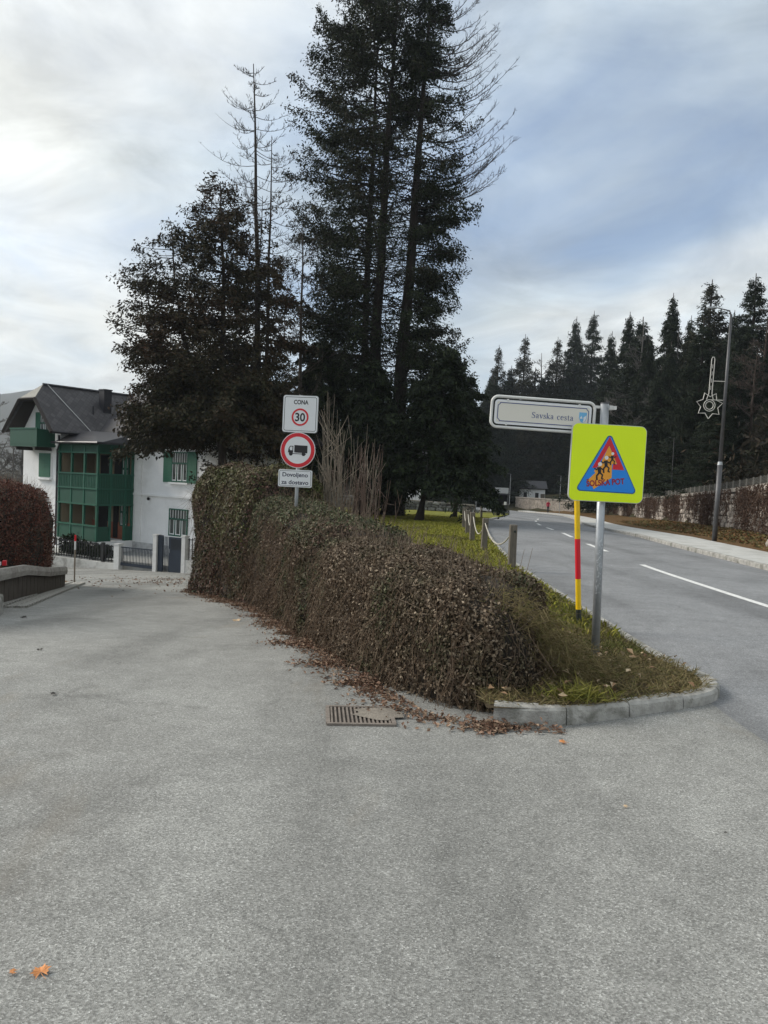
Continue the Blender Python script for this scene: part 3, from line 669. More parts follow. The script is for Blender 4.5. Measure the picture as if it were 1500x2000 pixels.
F, fs = lerp_path(FOOT, step=0.05); ft = unit(np.gradient(F, axis=0)); fn = np.stack([-ft[:, 1], ft[:, 0]], axis=1); fn = np.where(fn[:, :1] > 0, -fn, fn)
n = 16000; sf = rg.uniform(0, fs[-1], n); sf = sf + 0.25 * np.sin(sf * 5.0 + np.sin(sf * 2.3)); sf = np.clip(sf + rg.normal(0, 0.03, n), 0, fs[-1]); i = np.searchsorted(fs, sf).clip(0, len(F) - 1); off = np.abs(rg.normal(0, 1, n)) * (0.06 + 0.08 * np.sin(fs[i] * 1.7) ** 2 + 0.09 * (fs[i] > 1.2)) - 0.08
p2 = np.stack([np.interp(sf, fs, F[:, 0]), np.interp(sf, fs, F[:, 1])], axis=1) + np.stack([np.interp(sf, fs, fn[:, 0]), np.interp(sf, fs, fn[:, 1])], axis=1) * off[:, None] + rg.normal(0, 0.015, (n, 2)); p = np.c_[p2, zroad(p2[:, 0], p2[:, 1])]
curled('fallen_leaves', 'dry brown leaves drifted along the foot of the hedges', p, 0.021, rg, M_fall)
n = 700; p2 = np.c_[rg.normal(-6.5, 1.7, n), rg.normal(26.0, 3.0, n)]; p = np.c_[p2, zl(p2[:, 1])]
curled('fallen_leaves', 'thin scatter of leaves on the asphalt in front of the villa gate', p, 0.042, rg, M_fall)
p, _n = scatter(VR[4:45, 1:], 9000, rg)
curled('fallen_leaves', 'orange leaves lying below the vine-covered wall across the road', p, 0.07, rg, leaf_mat('fallen_leaves_orange', [(0.19, 0.10, 0.045), (0.25, 0.14, 0.06), (0.12, 0.07, 0.04), (0.10, 0.11, 0.04), (0.18, 0.13, 0.07), (0.11, 0.12, 0.04)], 0.75))
p, _n = scatter(near_[:14], 90, rg)
curled('fallen_leaves', 'few pale leaves lying on the verge near the sign post', p + np.array([0, 0, 0.05]), 0.035, rg, leaf_mat('fallen_pale', [(0.45, 0.36, 0.24), (0.3, 0.2, 0.12), (0.2, 0.12, 0.07)], 0.7))

# single leaves lying on the asphalt
def big_leaf(label, x, y, size, rz, m, lob=5, cat='leaf'):
    b = MB(); pts = []
    for k in range(lob * 4 + 1):
        a = -2.5 + 5.0 * k / (lob * 4); r = size * (0.62 + 0.38 * math.cos(k * math.pi / 2) ** 2 * (1 if k % 4 == 0 else 0.4)) * (1 - 0.12 * abs(a) / 2.5)
        pts.append((r * math.sin(a), r * math.cos(a), size * 0.22 * abs(math.sin(a * 1.3)) + 0.004))
    b.add([(0, 0, 0.006)] + pts, [(0, i + 1, i + 2) for i in range(len(pts) - 1)])
    root = b.build('dry_leaf', m, loc=(x, y, float(zroad(x, y)) + 0.003)); root.rotation_euler = (R(4), R(-6), rz)
    tag(root, label, cat, 'single leaves on the asphalt')
    MB().tube([(0, -size * 0.1, 0.005), (0.004, -size * 0.6, 0.006), (0.012, -size * 1.1, 0.004)], size * 0.025, 4).build('stalk', m, root)
    return root
M_lorange = mat('leaf_orange', (0.55, 0.22, 0.07), 0.7, 0.3, 40, 0.2, 80)
M_lpale = mat('leaf_pale', (0.5, 0.36, 0.22), 0.7, 0.25, 40, 0.2, 80)
M_ldark = mat('leaf_dark', (0.03, 0.026, 0.022), 0.8, 0.3, 40, 0.2, 80)
def gp(px, py):
    """where the view through a photograph point meets the flat forecourt"""
    M = cam.matrix_world.to_3x3(); d = M @ Vector(((px - 750) / 1500, (1000 - py) / 1500, -1)); k = 1.6
    for _ in range(12):
        x, y = d.x * k / -d.z, d.y * k / -d.z; k = 1.6 - float(zroad(x, y))
    return x, y
for (px, py, sz, rz, m, lab) in ((80, 1903, 0.036, 0.5, M_lorange, 'large orange leaf in the lower left corner of the asphalt'), (26, 1902, 0.016, 1.9, M_lorange, 'small orange leaf left of the large orange leaf'),
        (106, 1357, 0.035, 2.2, M_ldark, 'dark curled leaf on the left half of the lane'), (78, 1270, 0.04, 0.4, M_ldark, 'dark curled leaf farther up the left edge of the lane'),
        (46, 1207, 0.06, 1.1, M_ldark, 'dark leaf lying near the stone gutter strip'), (462, 1213, 0.08, 0.2, M_lpale, 'pale leaf beside the leaf drift halfway along the hedges'),
        (640, 1325, 0.035, 1.2, M_ldark, 'dark leaf just left of the leaf drift above the drain grate'), (1222, 1578, 0.018, 0.9, M_lpale, 'tiny pale leaf on the asphalt right of centre'), (1417, 1629, 0.012, 0.3, M_ldark, 'dark speck of leaf near the right edge of the asphalt'),
        (1100, 1452, 0.035, 1.4, M_lorange, 'brown leaf on the asphalt in front of the kerb stones')):
    x, y = gp(px, py); big_leaf(lab, x, y, sz, rz, m)

# ------------------------------------------------------------------ trees
DARKG = [(0.010, 0.016, 0.009), (0.018, 0.028, 0.013), (0.028, 0.039, 0.015), (0.015, 0.018, 0.011), (0.038, 0.048, 0.020)]
BROWNG = [(0.024, 0.022, 0.013), (0.041, 0.037, 0.019), (0.019, 0.024, 0.012), (0.061, 0.043, 0.024), (0.032, 0.032, 0.016)]
RUSTG = [(0.068, 0.033, 0.022), (0.045, 0.033, 0.019), (0.090, 0.048, 0.030), (0.038, 0.032, 0.018)]
M_thuja = leaf_mat('thuja_sprays', DARKG, 0.7, (BROWNG, 0.25, 0.5, 0.7))
M_brownfir = leaf_mat('brownish_sprays', BROWNG, 0.7, (RUSTG, 0.22, 0.48, 0.68))
M_yew = leaf_mat('yew_sprays', [(0.011, 0.017, 0.009), (0.018, 0.027, 0.012), (0.030, 0.041, 0.017), (0.013, 0.018, 0.011)], 0.7)
M_spruce = leaf_mat('spruce_needles', [(0.014, 0.021, 0.014), (0.022, 0.032, 0.018), (0.034, 0.043, 0.024), (0.018, 0.025, 0.017)], 0.75)
M_spruce2 = leaf_mat('fir_needles', [(0.022, 0.025, 0.015), (0.034, 0.035, 0.020), (0.048, 0.046, 0.027), (0.028, 0.028, 0.018)], 0.75)

def trunk_path(base, top, bow, n=12, seed=0):
    r = random.Random(seed); P = []
    for i in range(n):
        t = i / (n - 1); P.append(Vector(base).lerp(Vector(top), t) + Vector((bow[0], bow[1], 0)) * math.sin(math.pi * t) + Vector((r.uniform(-1, 1), r.uniform(-1, 1), 0)) * 0.08 * math.sin(math.pi * t))
    return P
def at_path(P, t):
    P = np.array([tuple(p) for p in P]); f = np.clip(t, 0, 1) * (len(P) - 1)
    return np.stack([np.interp(f, np.arange(len(P)), P[:, k]) for k in range(3)], axis=1)

def conifer(root, stems, prof, nb, per_m, rg, m_leaf, m_wood, spray=(0.13, 0.045), rise=0.25, sag=0.55, tip=0.35, tmin=0.1, dens=None, bare=0.0, sub_len=0.26, limb_r=0.012, k_spray=7, leaf_from=0.22, droop=0.35, jit=0.07, hide_limbs=False, tmax=1.0):
    """stems: list of (path, radius); prof(t, az) -> branch length; dens(t, az) -> 0..1 share of foliage kept"""
    for path, r0 in stems:
        n = len(path); rad = [r0 * (1 - 0.93 * (i / (n - 1)) ** 0.85) for i in range(n)]; rad[0] *= 1.45
        MB().tube(path, rad, 9).build('trunk', m_wood, root, smooth=True, fix=False)
    B0, DIR, LEN, T_, AZ = [], [], [], [], []
    which = rg.integers(0, len(stems), nb); t = tmin + (tmax - tmin) * rg.random(nb); az = rg.uniform(-math.pi, math.pi, nb)
    L = np.array([prof(a, b) for a, b in zip(t, az)]) * rg.uniform(0.55, 1.08, nb)
    start = np.zeros((nb, 3))
    for i, (path, r0) in enumerate(stems): start[which == i] = at_path(path, t[which == i])
    hdir = np.stack([np.sin(az), np.cos(az), np.zeros(nb)], axis=1)      # az 0 = away from camera, +pi/2 = right
    keep = L > 0.25; start, hdir, L, t, az = start[keep], hdir[keep], L[keep], t[keep], az[keep]; nb = len(L)
    rs = rise * rg.uniform(0.5, 1.5, nb); sg = sag * rg.uniform(0.7, 1.3, nb); tp = tip * rg.uniform(0.5, 1.4, nb)
    side0 = np.stack([hdir[:, 1], -hdir[:, 0], np.zeros(nb)], axis=1); swerve = rg.normal(0, 0.12, nb)
    def pos(i, s_):
        s_ = s_[:, None]; l = L[i][:, None]
        return start[i] + hdir[i] * l * s_ + side0[i] * l * (swerve[i][:, None] * s_ ** 2) + np.array([0, 0, 1.0]) * l * (rs[i][:, None] * s_ - sg[i][:, None] * s_ ** 2 + tp[i][:, None] * s_ ** 3)
    ia = np.arange(nb); ss = np.linspace(0, 1, 6); pts = [pos(ia, np.full(nb, q)) for q in ss]
    r_ = limb_r * L
    tubes_mesh('limbs', np.vstack(pts[:-1]), np.vstack(pts[1:]), np.concatenate([np.maximum(r_ * (1 - q) + 0.006, 0.006) for q in ss[:-1]]), np.concatenate([np.maximum(r_ * (1 - q) + 0.006, 0.006) for q in ss[1:]]), m_wood, root, 4)['kind'] = 'stuff'
    if m_leaf is None: return dict(pos=pos, nb=nb, L=L, t=t, az=az)
    d = np.ones(nb) if dens is None else np.array([dens(a, b) for a, b in zip(t, az)])
    d = d * np.where(rg.random(nb) < bare, 0.08, rg.uniform(0.6, 1.3, nb))
    cnt = rg.poisson(np.maximum(L * per_m * d, 0)); i = np.repeat(ia, cnt); m = len(i)
    s_ = leaf_from + (1 - leaf_from) * rg.random(m) ** 0.8
    p = pos(i, s_); tan = unit(pos(i, s_ + 0.03) - p)
    sl = (sub_len * L[i] * (1.15 - s_) + 0.22) * rg.uniform(0.5, 1.2, m)
    sgn = np.where(rg.random(m) < 0.5, 1, -1)[:, None]
    sd_ = unit(tan * 0.7 + side0[i] * sgn * rg.uniform(0.4, 1.1, (m, 1)) + np.array([0, 0, -1]) * droop * rg.uniform(0, 2.2, (m, 1)))
    K = k_spray; f = np.tile(np.linspace(0.12, 1, K), (m, 1)) + rg.normal(0, 0.06, (m, K))
    c = p[:, None] + sd_[:, None] * (sl[:, None] * f)[..., None] + rg.normal(0, jit, (m, K, 3)); c[..., 2] -= (droop * 0.35 * sl[:, None] * f ** 2)
    dr = unit(sd_[:, None] + rg.normal(0, 0.55, (m, K, 3)) + np.array([0, 0, -0.5 * droop])); w = unit(np.cross(dr, unit(rg.normal(size=(m, K, 3)))))
    sz = rg.uniform(0.6, 1.4, (m, K, 1))
    leaves('crown', c.reshape(-1, 3), (dr * sz * spray[0]).reshape(-1, 3), (w * sz * spray[1]).reshape(-1, 3), m_leaf, root)['kind'] = 'stuff'
    return dict(pos=pos, nb=nb, L=L, t=t, az=az)
def dead_branches(root, starts, dirs, L, rg, m, r0=0.045, up=0.35, name='bare_branch', twigs=26):
    """bare limbs sweeping up at the tip, with side twigs; each limb a part"""
    for st, d, l in zip(starts, dirs, L):
        st = np.array(st, float); d = np.array(d, float); P = [st + d * l * q + np.array([0, 0, l * up * (q ** 2.2)]) - np.array([0, 0, l * 0.10 * math.sin(math.pi * q)]) for q in np.linspace(0, 1, 8)]
        b = MB().tube(P, [r0 * (1 - 0.85 * q) for q in np.linspace(0, 1, 8)], 5)
        for _ in range(twigs):
            q = rg.uniform(0.2, 1.0); p = np.array([np.interp(q * 7, np.arange(8), [a[k] for a in P]) for k in range(3)])
            sd_ = unit(d * 0.6 + rg.normal(0, 0.45, 3) + np.array([0, 0, 0.75])); tl = rg.uniform(0.25, 0.6) * (0.35 + 0.22 * l) * (1.15 - 0.6 * q)
            b.tube([p, p + sd_ * tl * 0.5, p + (sd_ * 0.95 + np.array([0, 0, 0.18])) * tl], [0.014, 0.010, 0.005], 3, False)
            for _k in range(2):
                e = p + sd_ * tl * rg.uniform(0.3, 0.8); s2 = unit(sd_ + rg.normal(0, 0.6, 3)); b.tube([e, e + s2 * tl * 0.5], [0.008, 0.004], 3, False)
        b.build(name, m, root, fix=False)

def tree_root(name, label, x, y, z, cat='tree', group=None):
    return tag(empty(name, (x, y, z)), label, cat, group)
LZ = lambda y: float(zm(y)) + 0.08
rg = np.random.default_rng(101)
# A: twin-stemmed giant on the left of the pair
A = tree_root('giant_conifer', 'towering twin-trunk dark evergreen, left one of the two tallest trees', -0.95, 46.5, LZ(46.5), group='tall evergreens on the lawn')
sA = [(trunk_path((0, 0, -0.4), (0.55, 0.5, 33.0), (-0.15, 0), seed=1), 0.52), (trunk_path((-0.5, 0.6, -0.4), (-0.55, 0.9, 31.5), (-0.15, 0), seed=2), 0.36)]
def profA(t, az):
    l = np.interp(t, [0, 0.12, 0.3, 0.55, 0.72, 0.85, 0.95, 1.0], [3.4, 4.0, 4.6, 5.0, 5.2, 4.5, 3.2, 1.4]); s_ = math.sin(az)
    return l * (0.62 if s_ > 0.35 else 1.0)
conifer(A, sA, profA, 820, 10, rg, M_thuja, M_tree, dens=lambda t, az: (0.12 if math.sin(az) > 0.1 and t < 0.74 else (0.6 if math.sin(az) > -0.4 else 1.0)), bare=0.2, tmin=0.12, rise=0.2, sag=0.55, tip=0.6, spray=(0.085, 0.034), jit=0.12, droop=0.45, k_spray=11)
# B: its right neighbour with the dead limbs
Bt = tree_root('giant_conifer', 'towering dark evergreen with bare dead limbs reaching right, right one of the two tallest', 0.5, 46.0, LZ(46), group='tall evergreens on the lawn')
pB = trunk_path((0, 0, -0.4), (1.05, 0.3, 32.0), (-0.1, 0), seed=3); sB = [(pB, 0.56)]
def profB(t, az):
    s_ = math.sin(az); l = np.interp(t, [0, 0.15, 0.25, 0.42, 0.6, 0.72, 0.82, 0.92, 1.0], [3.0, 4.2, 5.2, 3.9, 4.3, 3.9, 2.6, 1.9, 0.5])
    return l * (0.6 if s_ < -0.35 else 0.86)
conifer(Bt, sB, profB, 460, 12.5, rg, M_thuja, M_tree, dens=lambda t, az: (0.12 if math.sin(az) < 0.0 and t < 0.75 else (0.45 if math.sin(az) > 0.3 and 0.62 < t < 0.9 else 1.0)), bare=0.2, tmin=0.2, rise=0.25, sag=0.65, tip=0.5, spray=(0.085, 0.034), jit=0.12, droop=0.45, k_spray=11)
nd = 36; tt = np.sort(rg.uniform(0.56, 0.93, nd)); st = at_path(pB, tt); azs = rg.uniform(R(55), R(125), nd)
dirs = np.stack([np.sin(azs), np.cos(azs), np.full(nd, -0.02) + rg.normal(0, 0.05, nd)], axis=1)
dead_branches(Bt, st, dirs, np.interp(tt, [0.58, 0.66, 0.8, 0.93], [5.2, 5.9, 4.8, 3.0]) * rg.uniform(0.75, 1.08, nd), rg, M_twig, up=0.42)
# ivy climbing the foot of B
n = 9000; th = rg.uniform(0, 6.28, n); hh = rg.random(n) ** 0.7 * 5.5; rr = 0.62 - 0.02 * hh + rg.exponential(0.10, n)
p = at_path(pB, (hh + 0.2) / 32.4) + np.c_[np.cos(th) * rr, np.sin(th) * rr, np.zeros(n)]
lv = leaves('ivy', p, unit(rg.normal(size=(n, 3))) * 0.07, unit(rg.normal(size=(n, 3))) * 0.045, M_yew, Bt); lv['kind'] = 'stuff'; lv['label'] = 'ivy wrapped round the foot of the trunk'
# C: broad brownish tree overhanging the villa
C = tree_root('brownish_conifer', 'broad brown-green evergreen with drooping boughs overhanging the white villa', -8.2, 38.0, -1.2)
pC = trunk_path((0, 0, -2.4), (-0.5, 0.3, 17.0), (0.25, 0), seed=4); pC2 = trunk_path((0.1, 0.2, 4.0), (-2.9, 0.6, 14.9), (-0.7, 0), seed=14); pC3 = trunk_path((0.1, -0.1, 4.5), (-3.9, -0.5, 12.4), (-0.9, 0), seed=24); pC4 = trunk_path((0.2, 0.3, -2.4), (1.5, 0.9, 16.6), (0.4, 0), seed=34)
cone = dict(spray=(0.08, 0.034), rise=0.1, sag=0.45, tip=0.55, sub_len=0.2, leaf_from=0.3, jit=0.12, droop=0.45, k_spray=10)
conifer(C, [(pC, 0.32)], lambda t, az: np.interp(t, [0, 0.24, 0.36, 0.46, 0.6, 0.75, 0.9, 1.0], [4.6, 5.2, 5.2, 4.6, 3.6, 2.9, 2.0, 0.9]) * (0.75 if math.sin(az) > 0.3 else 1.0), 330, 12, rg, M_brownfir, M_tree, dens=lambda t, az: 1.2 if t < 0.5 else 0.5, bare=0.15, tmin=0.36, **cone)
conifer(C, [(pC, 0.05)], lambda t, az: (5.3 if math.sin(az) < -0.2 else 4.2) * (1.0 if t < 0.4 else 0.85), 170, 13, rg, M_brownfir, M_tree, tmin=0.37, tmax=0.52, spray=(0.10, 0.05), rise=0.15, sag=0.55, tip=0.2, sub_len=0.22, leaf_from=0.25, jit=0.13, droop=0.4)
for pth, w_, nn in ((pC2, 0.18, 130), (pC3, 0.15, 120), (pC4, 0.18, 130)):
    conifer(C, [(pth, w_)], lambda t, az: np.interp(t, [0.3, 0.5, 0.7, 0.9, 1.0], [2.4, 2.6, 2.3, 1.6, 0.7]), nn, 11, rg, M_brownfir, M_tree, dens=lambda t, az: 0.8 if t < 0.6 else 0.55, bare=0.2, tmin=0.25, **cone)
# D: dead-topped spruce with two stems
D = tree_root('dead_top_spruce', 'thin spruce with a bare dead top standing left of the tall evergreens', -7.35, 42.5, LZ(42) - 0.6)
pD = trunk_path((0, 0, -4.0), (-0.75, 0.2, 24.9), (0.35, 0), seed=5); pD2 = trunk_path((0.3, 0.3, -4.0), (0.35, 0.4, 21.2), (0.15, 0), seed=6)
conifer(D, [(pD, 0.34), (pD2, 0.24)], lambda t, az: np.interp(t, [0, 0.3, 0.55, 0.66], [3.0, 3.4, 2.8, 1.6]), 200, 11, rg, M_brownfir, M_tree, spray=(0.11, 0.042), bare=0.2, tmin=0.1, tmax=0.66, rise=0.1, sag=0.5, tip=0.4)
for path, lo in ((pD, 0.55), (pD2, 0.62)):
    nd = 76 if path is pD else 34; tt = np.sort(rg.uniform(lo, 0.985, nd)); st = at_path(path, tt); azs = rg.uniform(-math.pi, math.pi, nd)
    dead_branches(D, st, np.stack([np.sin(azs), np.cos(azs), np.full(nd, 0.05)], axis=1), np.interp(tt, [0.5, 0.75, 0.9, 1], [4.0, 3.4, 2.2, 0.7]) * rg.uniform(0.6, 1.1, nd), rg, M_twig, 0.02, 0.2, twigs=11)
# bare twiggy tree between
def bare_tree(root, path, r0, rg, n1, len_f, m, up=0.55, lo=0.3, n2=7, n3=4, thick=1.0):
    n = len(path); MB().tube(path, [r0 * (1 - 0.92 * i / (n - 1)) for i in range(n)], 7).build('trunk', m, root, smooth=True, fix=False)
    t = lo + (1 - lo) * rg.random(n1); s0 = at_path(path, t); a = rg.uniform(-math.pi, math.pi, n1); d = unit(np.stack([np.sin(a), np.cos(a), up + rg.normal(0, 0.25, n1)], axis=1)); l = np.array([len_f(q) for q in t]) * rg.uniform(0.6, 1.15, n1)
    P0, P1, R0, R1 = [], [], [], []
    def seg(p, d, l, r, k=3):
        q = p
        for j in range(k):
            d = unit(d + rg.normal(0, 0.13, d.shape) + np.array([0, 0, 0.07])); e = q + d * (l / k)[:, None]; P0.append(q); P1.append(e); R0.append(r * (1 - 0.28 * j)); R1.append(r * (1 - 0.28 * (j + 1))); q = e
        return d
    r1 = 0.011 * l * thick + 0.008; seg(s0, d, l, r1)
    def sub(p, d, l, r, nsub, ratio):
        i = np.repeat(np.arange(len(l)), nsub); f = rg.uniform(0.2, 1.0, len(i)); q = p[i] + d[i] * (l[i] * f)[:, None]
        dd = unit(d[i] + rg.normal(0, 0.55, (len(i), 3)) + np.array([0, 0, 0.18])); ll = l[i] * ratio * rg.uniform(0.5, 1.1, len(i)) * (1.1 - 0.5 * f); rr = np.maximum(r[i] * 0.5, 0.006 * thick); seg(q, dd, ll, rr, 2); return q, dd, ll, rr
    p2, d2, l2, r2 = sub(s0, d, l, r1, n2, 0.5); sub(p2, d2, l2, r2, n3, 0.55)
    tubes_mesh('branches', np.vstack(P0), np.vstack(P1), np.concatenate(R0), np.concatenate(R1), m, root, 3)['kind'] = 'stuff'
E = tree_root('bare_tree', 'slim bare twiggy tree between the dead-topped spruce and the tall evergreens', -5.1, 44.0, LZ(44) - 0.4)
bare_tree(E, trunk_path((0, 0, -3.0), (-0.2, 0.2, 18.0), (0.15, 0), seed=8), 0.2, rg, 60, lambda t: 3.6 * (1.1 - t) + 0.6, M_twig, lo=0.2, n2=8, n3=5)
# F: small leaning yew in front, G: dark evergreens under the giants
Fy = tree_root('leaning_yew', 'small dark evergreen on a leaning trunk at the right of the lawn trees', 1.75, 38.5, LZ(38.5))
conifer(Fy, [(trunk_path((0, 0, -0.2), (1.2, 0.5, 8.6), (0.1, 0), seed=9), 0.2)], lambda t, az: np.interp(t, [0, 0.25, 0.5, 0.8, 1.0], [2.8, 3.3, 2.6, 1.6, 0.5]) * (1 + 0.28 * math.sin(2 * az + 9 * t)), 230, 17, rg, M_yew, M_tree, tmin=0.24, rise=0.35, sag=0.75, tip=0.2, bare=0.05)
for (x, y, h, r_, sd, lab) in ((-4.3, 45.5, 10.0, 3.7, 11, 'dark bushy evergreen filling the gap below the dead-topped spruce'), (-1.2, 42.5, 8.6, 3.2, 12, 'dark bushy evergreen in front of the twin-trunk giant'), (4.6, 50.0, 9.2, 3.2, 13, 'dark evergreen behind the leaning yew')):
    G = tree_root('dark_evergreen', lab, x, y, LZ(y), group='low evergreens among the giants')
    conifer(G, [(trunk_path((0, 0, -0.3), (0.2, 0, h), (0.1, 0.1), seed=sd), 0.17)], lambda t, az: r_ * np.interp(t, [0, 0.2, 0.45, 0.8, 1.0], [0.8, 1.05, 0.85, 0.5, 0.15]) * (1 + 0.28 * math.sin(2 * az + 8 * t + h)), 210, 15, rg, M_yew, M_tree, tmin=0.26, rise=0.3, sag=0.8, tip=0.2, bare=0.05)

# thicket of upright canes behind the hedge
def cane_clump(label, x, y, z, n, spread, hgt, m, rg):
    root = tag(empty('cane_shrub', (x, y, z)), label, 'shrub', 'bare canes behind the hedge')
    for k in range(n):
        bx, by = rg.normal(0, spread, 2); h = hgt * rg.uniform(0.55, 1.1); lx, ly = bx * 0.5 + rg.normal(0, 0.14), rg.normal(0, 0.12)
        P = [(bx + lx * q + 0.05 * math.sin(3 * q + k), by + ly * q, -0.2 + (h + 0.2) * q) for q in np.linspace(0, 1, 6)]
        b = MB().tube(P, [0.0115 * (1 - 0.75 * q) for q in np.linspace(0, 1, 6)], 5, False)
        for _ in range(3):
            q = rg.uniform(0.3, 0.9); e = np.array([np.interp(q * 5, np.arange(6), [a[i] for a in P]) for i in range(3)]); d = unit(rg.normal(0, 0.45, 3) + np.array([0, 0, 1.0])); tl = h * rg.uniform(0.12, 0.3)
            b.tube([e, e + d * tl], [0.008, 0.003], 3, False)
        b.build('cane', m, root, fix=False)
cane_clump('tall pale bare canes just right of the truck ban sign', -1.15, 16.2, LZ(16), 26, 0.16, 3.1, M_cane, rg)
cane_clump('dense reddish bare canes right of the pale canes', -0.45, 16.6, LZ(16), 40, 0.22, 2.2, M_cane_red, rg)
cane_clump('pale grey canes leaning against the reddish canes', -0.72, 17.4, LZ(17), 22, 0.22, 2.7, M_cane, rg)

# ------------------------------------------------------------------ signs
def text_mesh(name, s, width, height, c, y, m, parent, bold=0.0, rot=0.0, thick=0.0012):
    cu = bpy.data.curves.new(name, 'FONT'); cu.body = s; cu.align_x = 'CENTER'; cu.size = 1.0; cu.offset = bold; cu.resolution_u = 4
    o = bpy.data.objects.new(name, cu); COL.objects.link(o); bpy.context.view_layer.update()
    me = bpy.data.meshes.new_from_object(o.evaluated_get(bpy.context.evaluated_depsgraph_get())); bpy.data.objects.remove(o)
    V = np.zeros(len(me.vertices) * 3); me.vertices.foreach_get('co', V); V = V.reshape(-1, 3)
    lo, hi = V.min(0), V.max(0); X = (V[:, 0] - (lo[0] + hi[0]) / 2) / (hi[0] - lo[0]) * width; Z = (V[:, 1] - (lo[1] + hi[1]) / 2) / (hi[1] - lo[1]) * height
    ca, sa = math.cos(rot), math.sin(rot); P = np.stack([c[0] + X * ca - Z * sa, np.full(len(X), y), c[1] + X * sa + Z * ca], axis=1)
    me.vertices.foreach_set('co', P.reshape(-1)); me.materials.clear(); me.materials.append(m); me.update()
    return link(name, me, parent)
def ribbon(b, pts, w, y0, y1):
    """flat stroke in the XZ plane"""
    P = np.array(pts, float); t = unit(np.gradient(P, axis=0)); n = np.stack([-t[:, 1], t[:, 0]], axis=1)
    w = np.full(len(P), w) if np.isscalar(w) else np.array(w); A = P + n * w[:, None] / 2; B = P - n * w[:, None] / 2
    for i in range(len(P) - 1): b.prism([tuple(A[i]), tuple(A[i + 1]), tuple(B[i + 1]), tuple(B[i])], y0, y1)
def arc(cx, cz, rx, rz, a0, a1, n=12): return [(cx + rx * math.cos(R(a)), cz + rz * math.sin(R(a))) for a in np.linspace(a0, a1, n)]
SERIF = {
 'S': (0.46, [([(0.39, 0.60), (0.30, 0.665), (0.2, 0.675), (0.1, 0.63), (0.065, 0.53), (0.12, 0.43), (0.24, 0.36), (0.36, 0.28), (0.40, 0.16), (0.34, 0.05), (0.21, 0.0), (0.1, 0.01), (0.04, 0.08)], [.03, .04, .045, .06, .075, .085, .09, .085, .075, .06, .045, .035, .03]), ([(0.40, 0.5), (0.39, 0.68)], [.02, .03]), ([(0.045, 0.19), (0.04, 0.0)], [.02, .03])]),
 'a': (0.42, [([(0.07, 0.34), (0.1, 0.42), (0.19, 0.455), (0.27, 0.42), (0.29, 0.33), (0.29, 0.08), (0.32, 0.015), (0.4, 0.03)], [.07, .05, .04, .055, .07, .07, .05, .02]), ([(0.29, 0.27), (0.17, 0.23), (0.07, 0.16), (0.06, 0.06), (0.14, 0.005), (0.22, 0.03), (0.29, 0.1)], [.03, .045, .065, .07, .045, .03, .02])]),
 'v': (0.42, [([(0.06, 0.44), (0.215, 0.0)], [.085, .07]), ([(0.37, 0.44), (0.215, 0.0)], [.03, .03]), ([(-0.01, 0.445), (0.16, 0.445)], .022), ([(0.28, 0.445), (0.44, 0.445)], .022)]),
 's': (0.34, [([(0.28, 0.38), (0.21, 0.445), (0.12, 0.445), (0.06, 0.37), (0.09, 0.29), (0.2, 0.225), (0.28, 0.15), (0.27, 0.06), (0.17, 0.0), (0.08, 0.01), (0.03, 0.07)], [.025, .035, .04, .055, .065, .07, .065, .055, .04, .03, .025]), ([(0.285, 0.31), (0.28, 0.45)], .02), ([(0.035, 0.14), (0.03, 0.0)], .02)]),
 'k': (0.45, [([(0.09, 0.70), (0.09, 0.0)], .075), ([(0.36, 0.435), (0.12, 0.2)], .03), ([(0.17, 0.26), (0.38, 0.0)], .085), ([(0.0, 0.69), (0.1, 0.69)], .022), ([(0.0, 0.011), (0.18, 0.011)], .022), ([(0.28, 0.44), (0.42, 0.44)], .022), ([(0.3, 0.011), (0.46, 0.011)], .022)]),
 'c': (0.37, [(arc(0.2, 0.222, 0.16, 0.222, 48, 312, 14), [.07, .045, .035, .045, .06, .075, .08, .08, .075, .065, .05, .04, .03, .025])]),
 'e': (0.39, [([(0.06, 0.26), (0.33, 0.26)], .03), (arc(0.2, 0.222, 0.155, 0.222, 10, 320, 16), [.06, .06, .05, .035, .04, .055, .07, .08, .08, .075, .065, .055, .045, .035, .03, .025])]),
 't': (0.28, [([(0.12, 0.58), (0.12, 0.08), (0.16, 0.015), (0.26, 0.04)], [.05, .075, .055, .02]), ([(0.0, 0.435), (0.25, 0.435)], .028)]),
 ' ': (0.2, [])}
def serif_text(name, s, width, c, y, m, parent):
    tot = sum(SERIF[ch][0] + 0.045 for ch in s); k = width / tot; x = c[0] - width / 2; b = MB()
    for ch in s:
        w, st = SERIF[ch]
        for pts, wd in st: ribbon(b, [(x + px * k, c[1] + (pz - 0.3) * k) for px, pz in pts], (np.array(wd) * k * 1.12), y, y + 0.0012)
        x += (w + 0.045) * k
    return b.build(name, m, parent, fix=False)
def plate(name, poly, y0, y1, m, parent, bevel=0.0): return MB().prism(poly, y0, y1).build(name, m, parent, bevel=bevel)

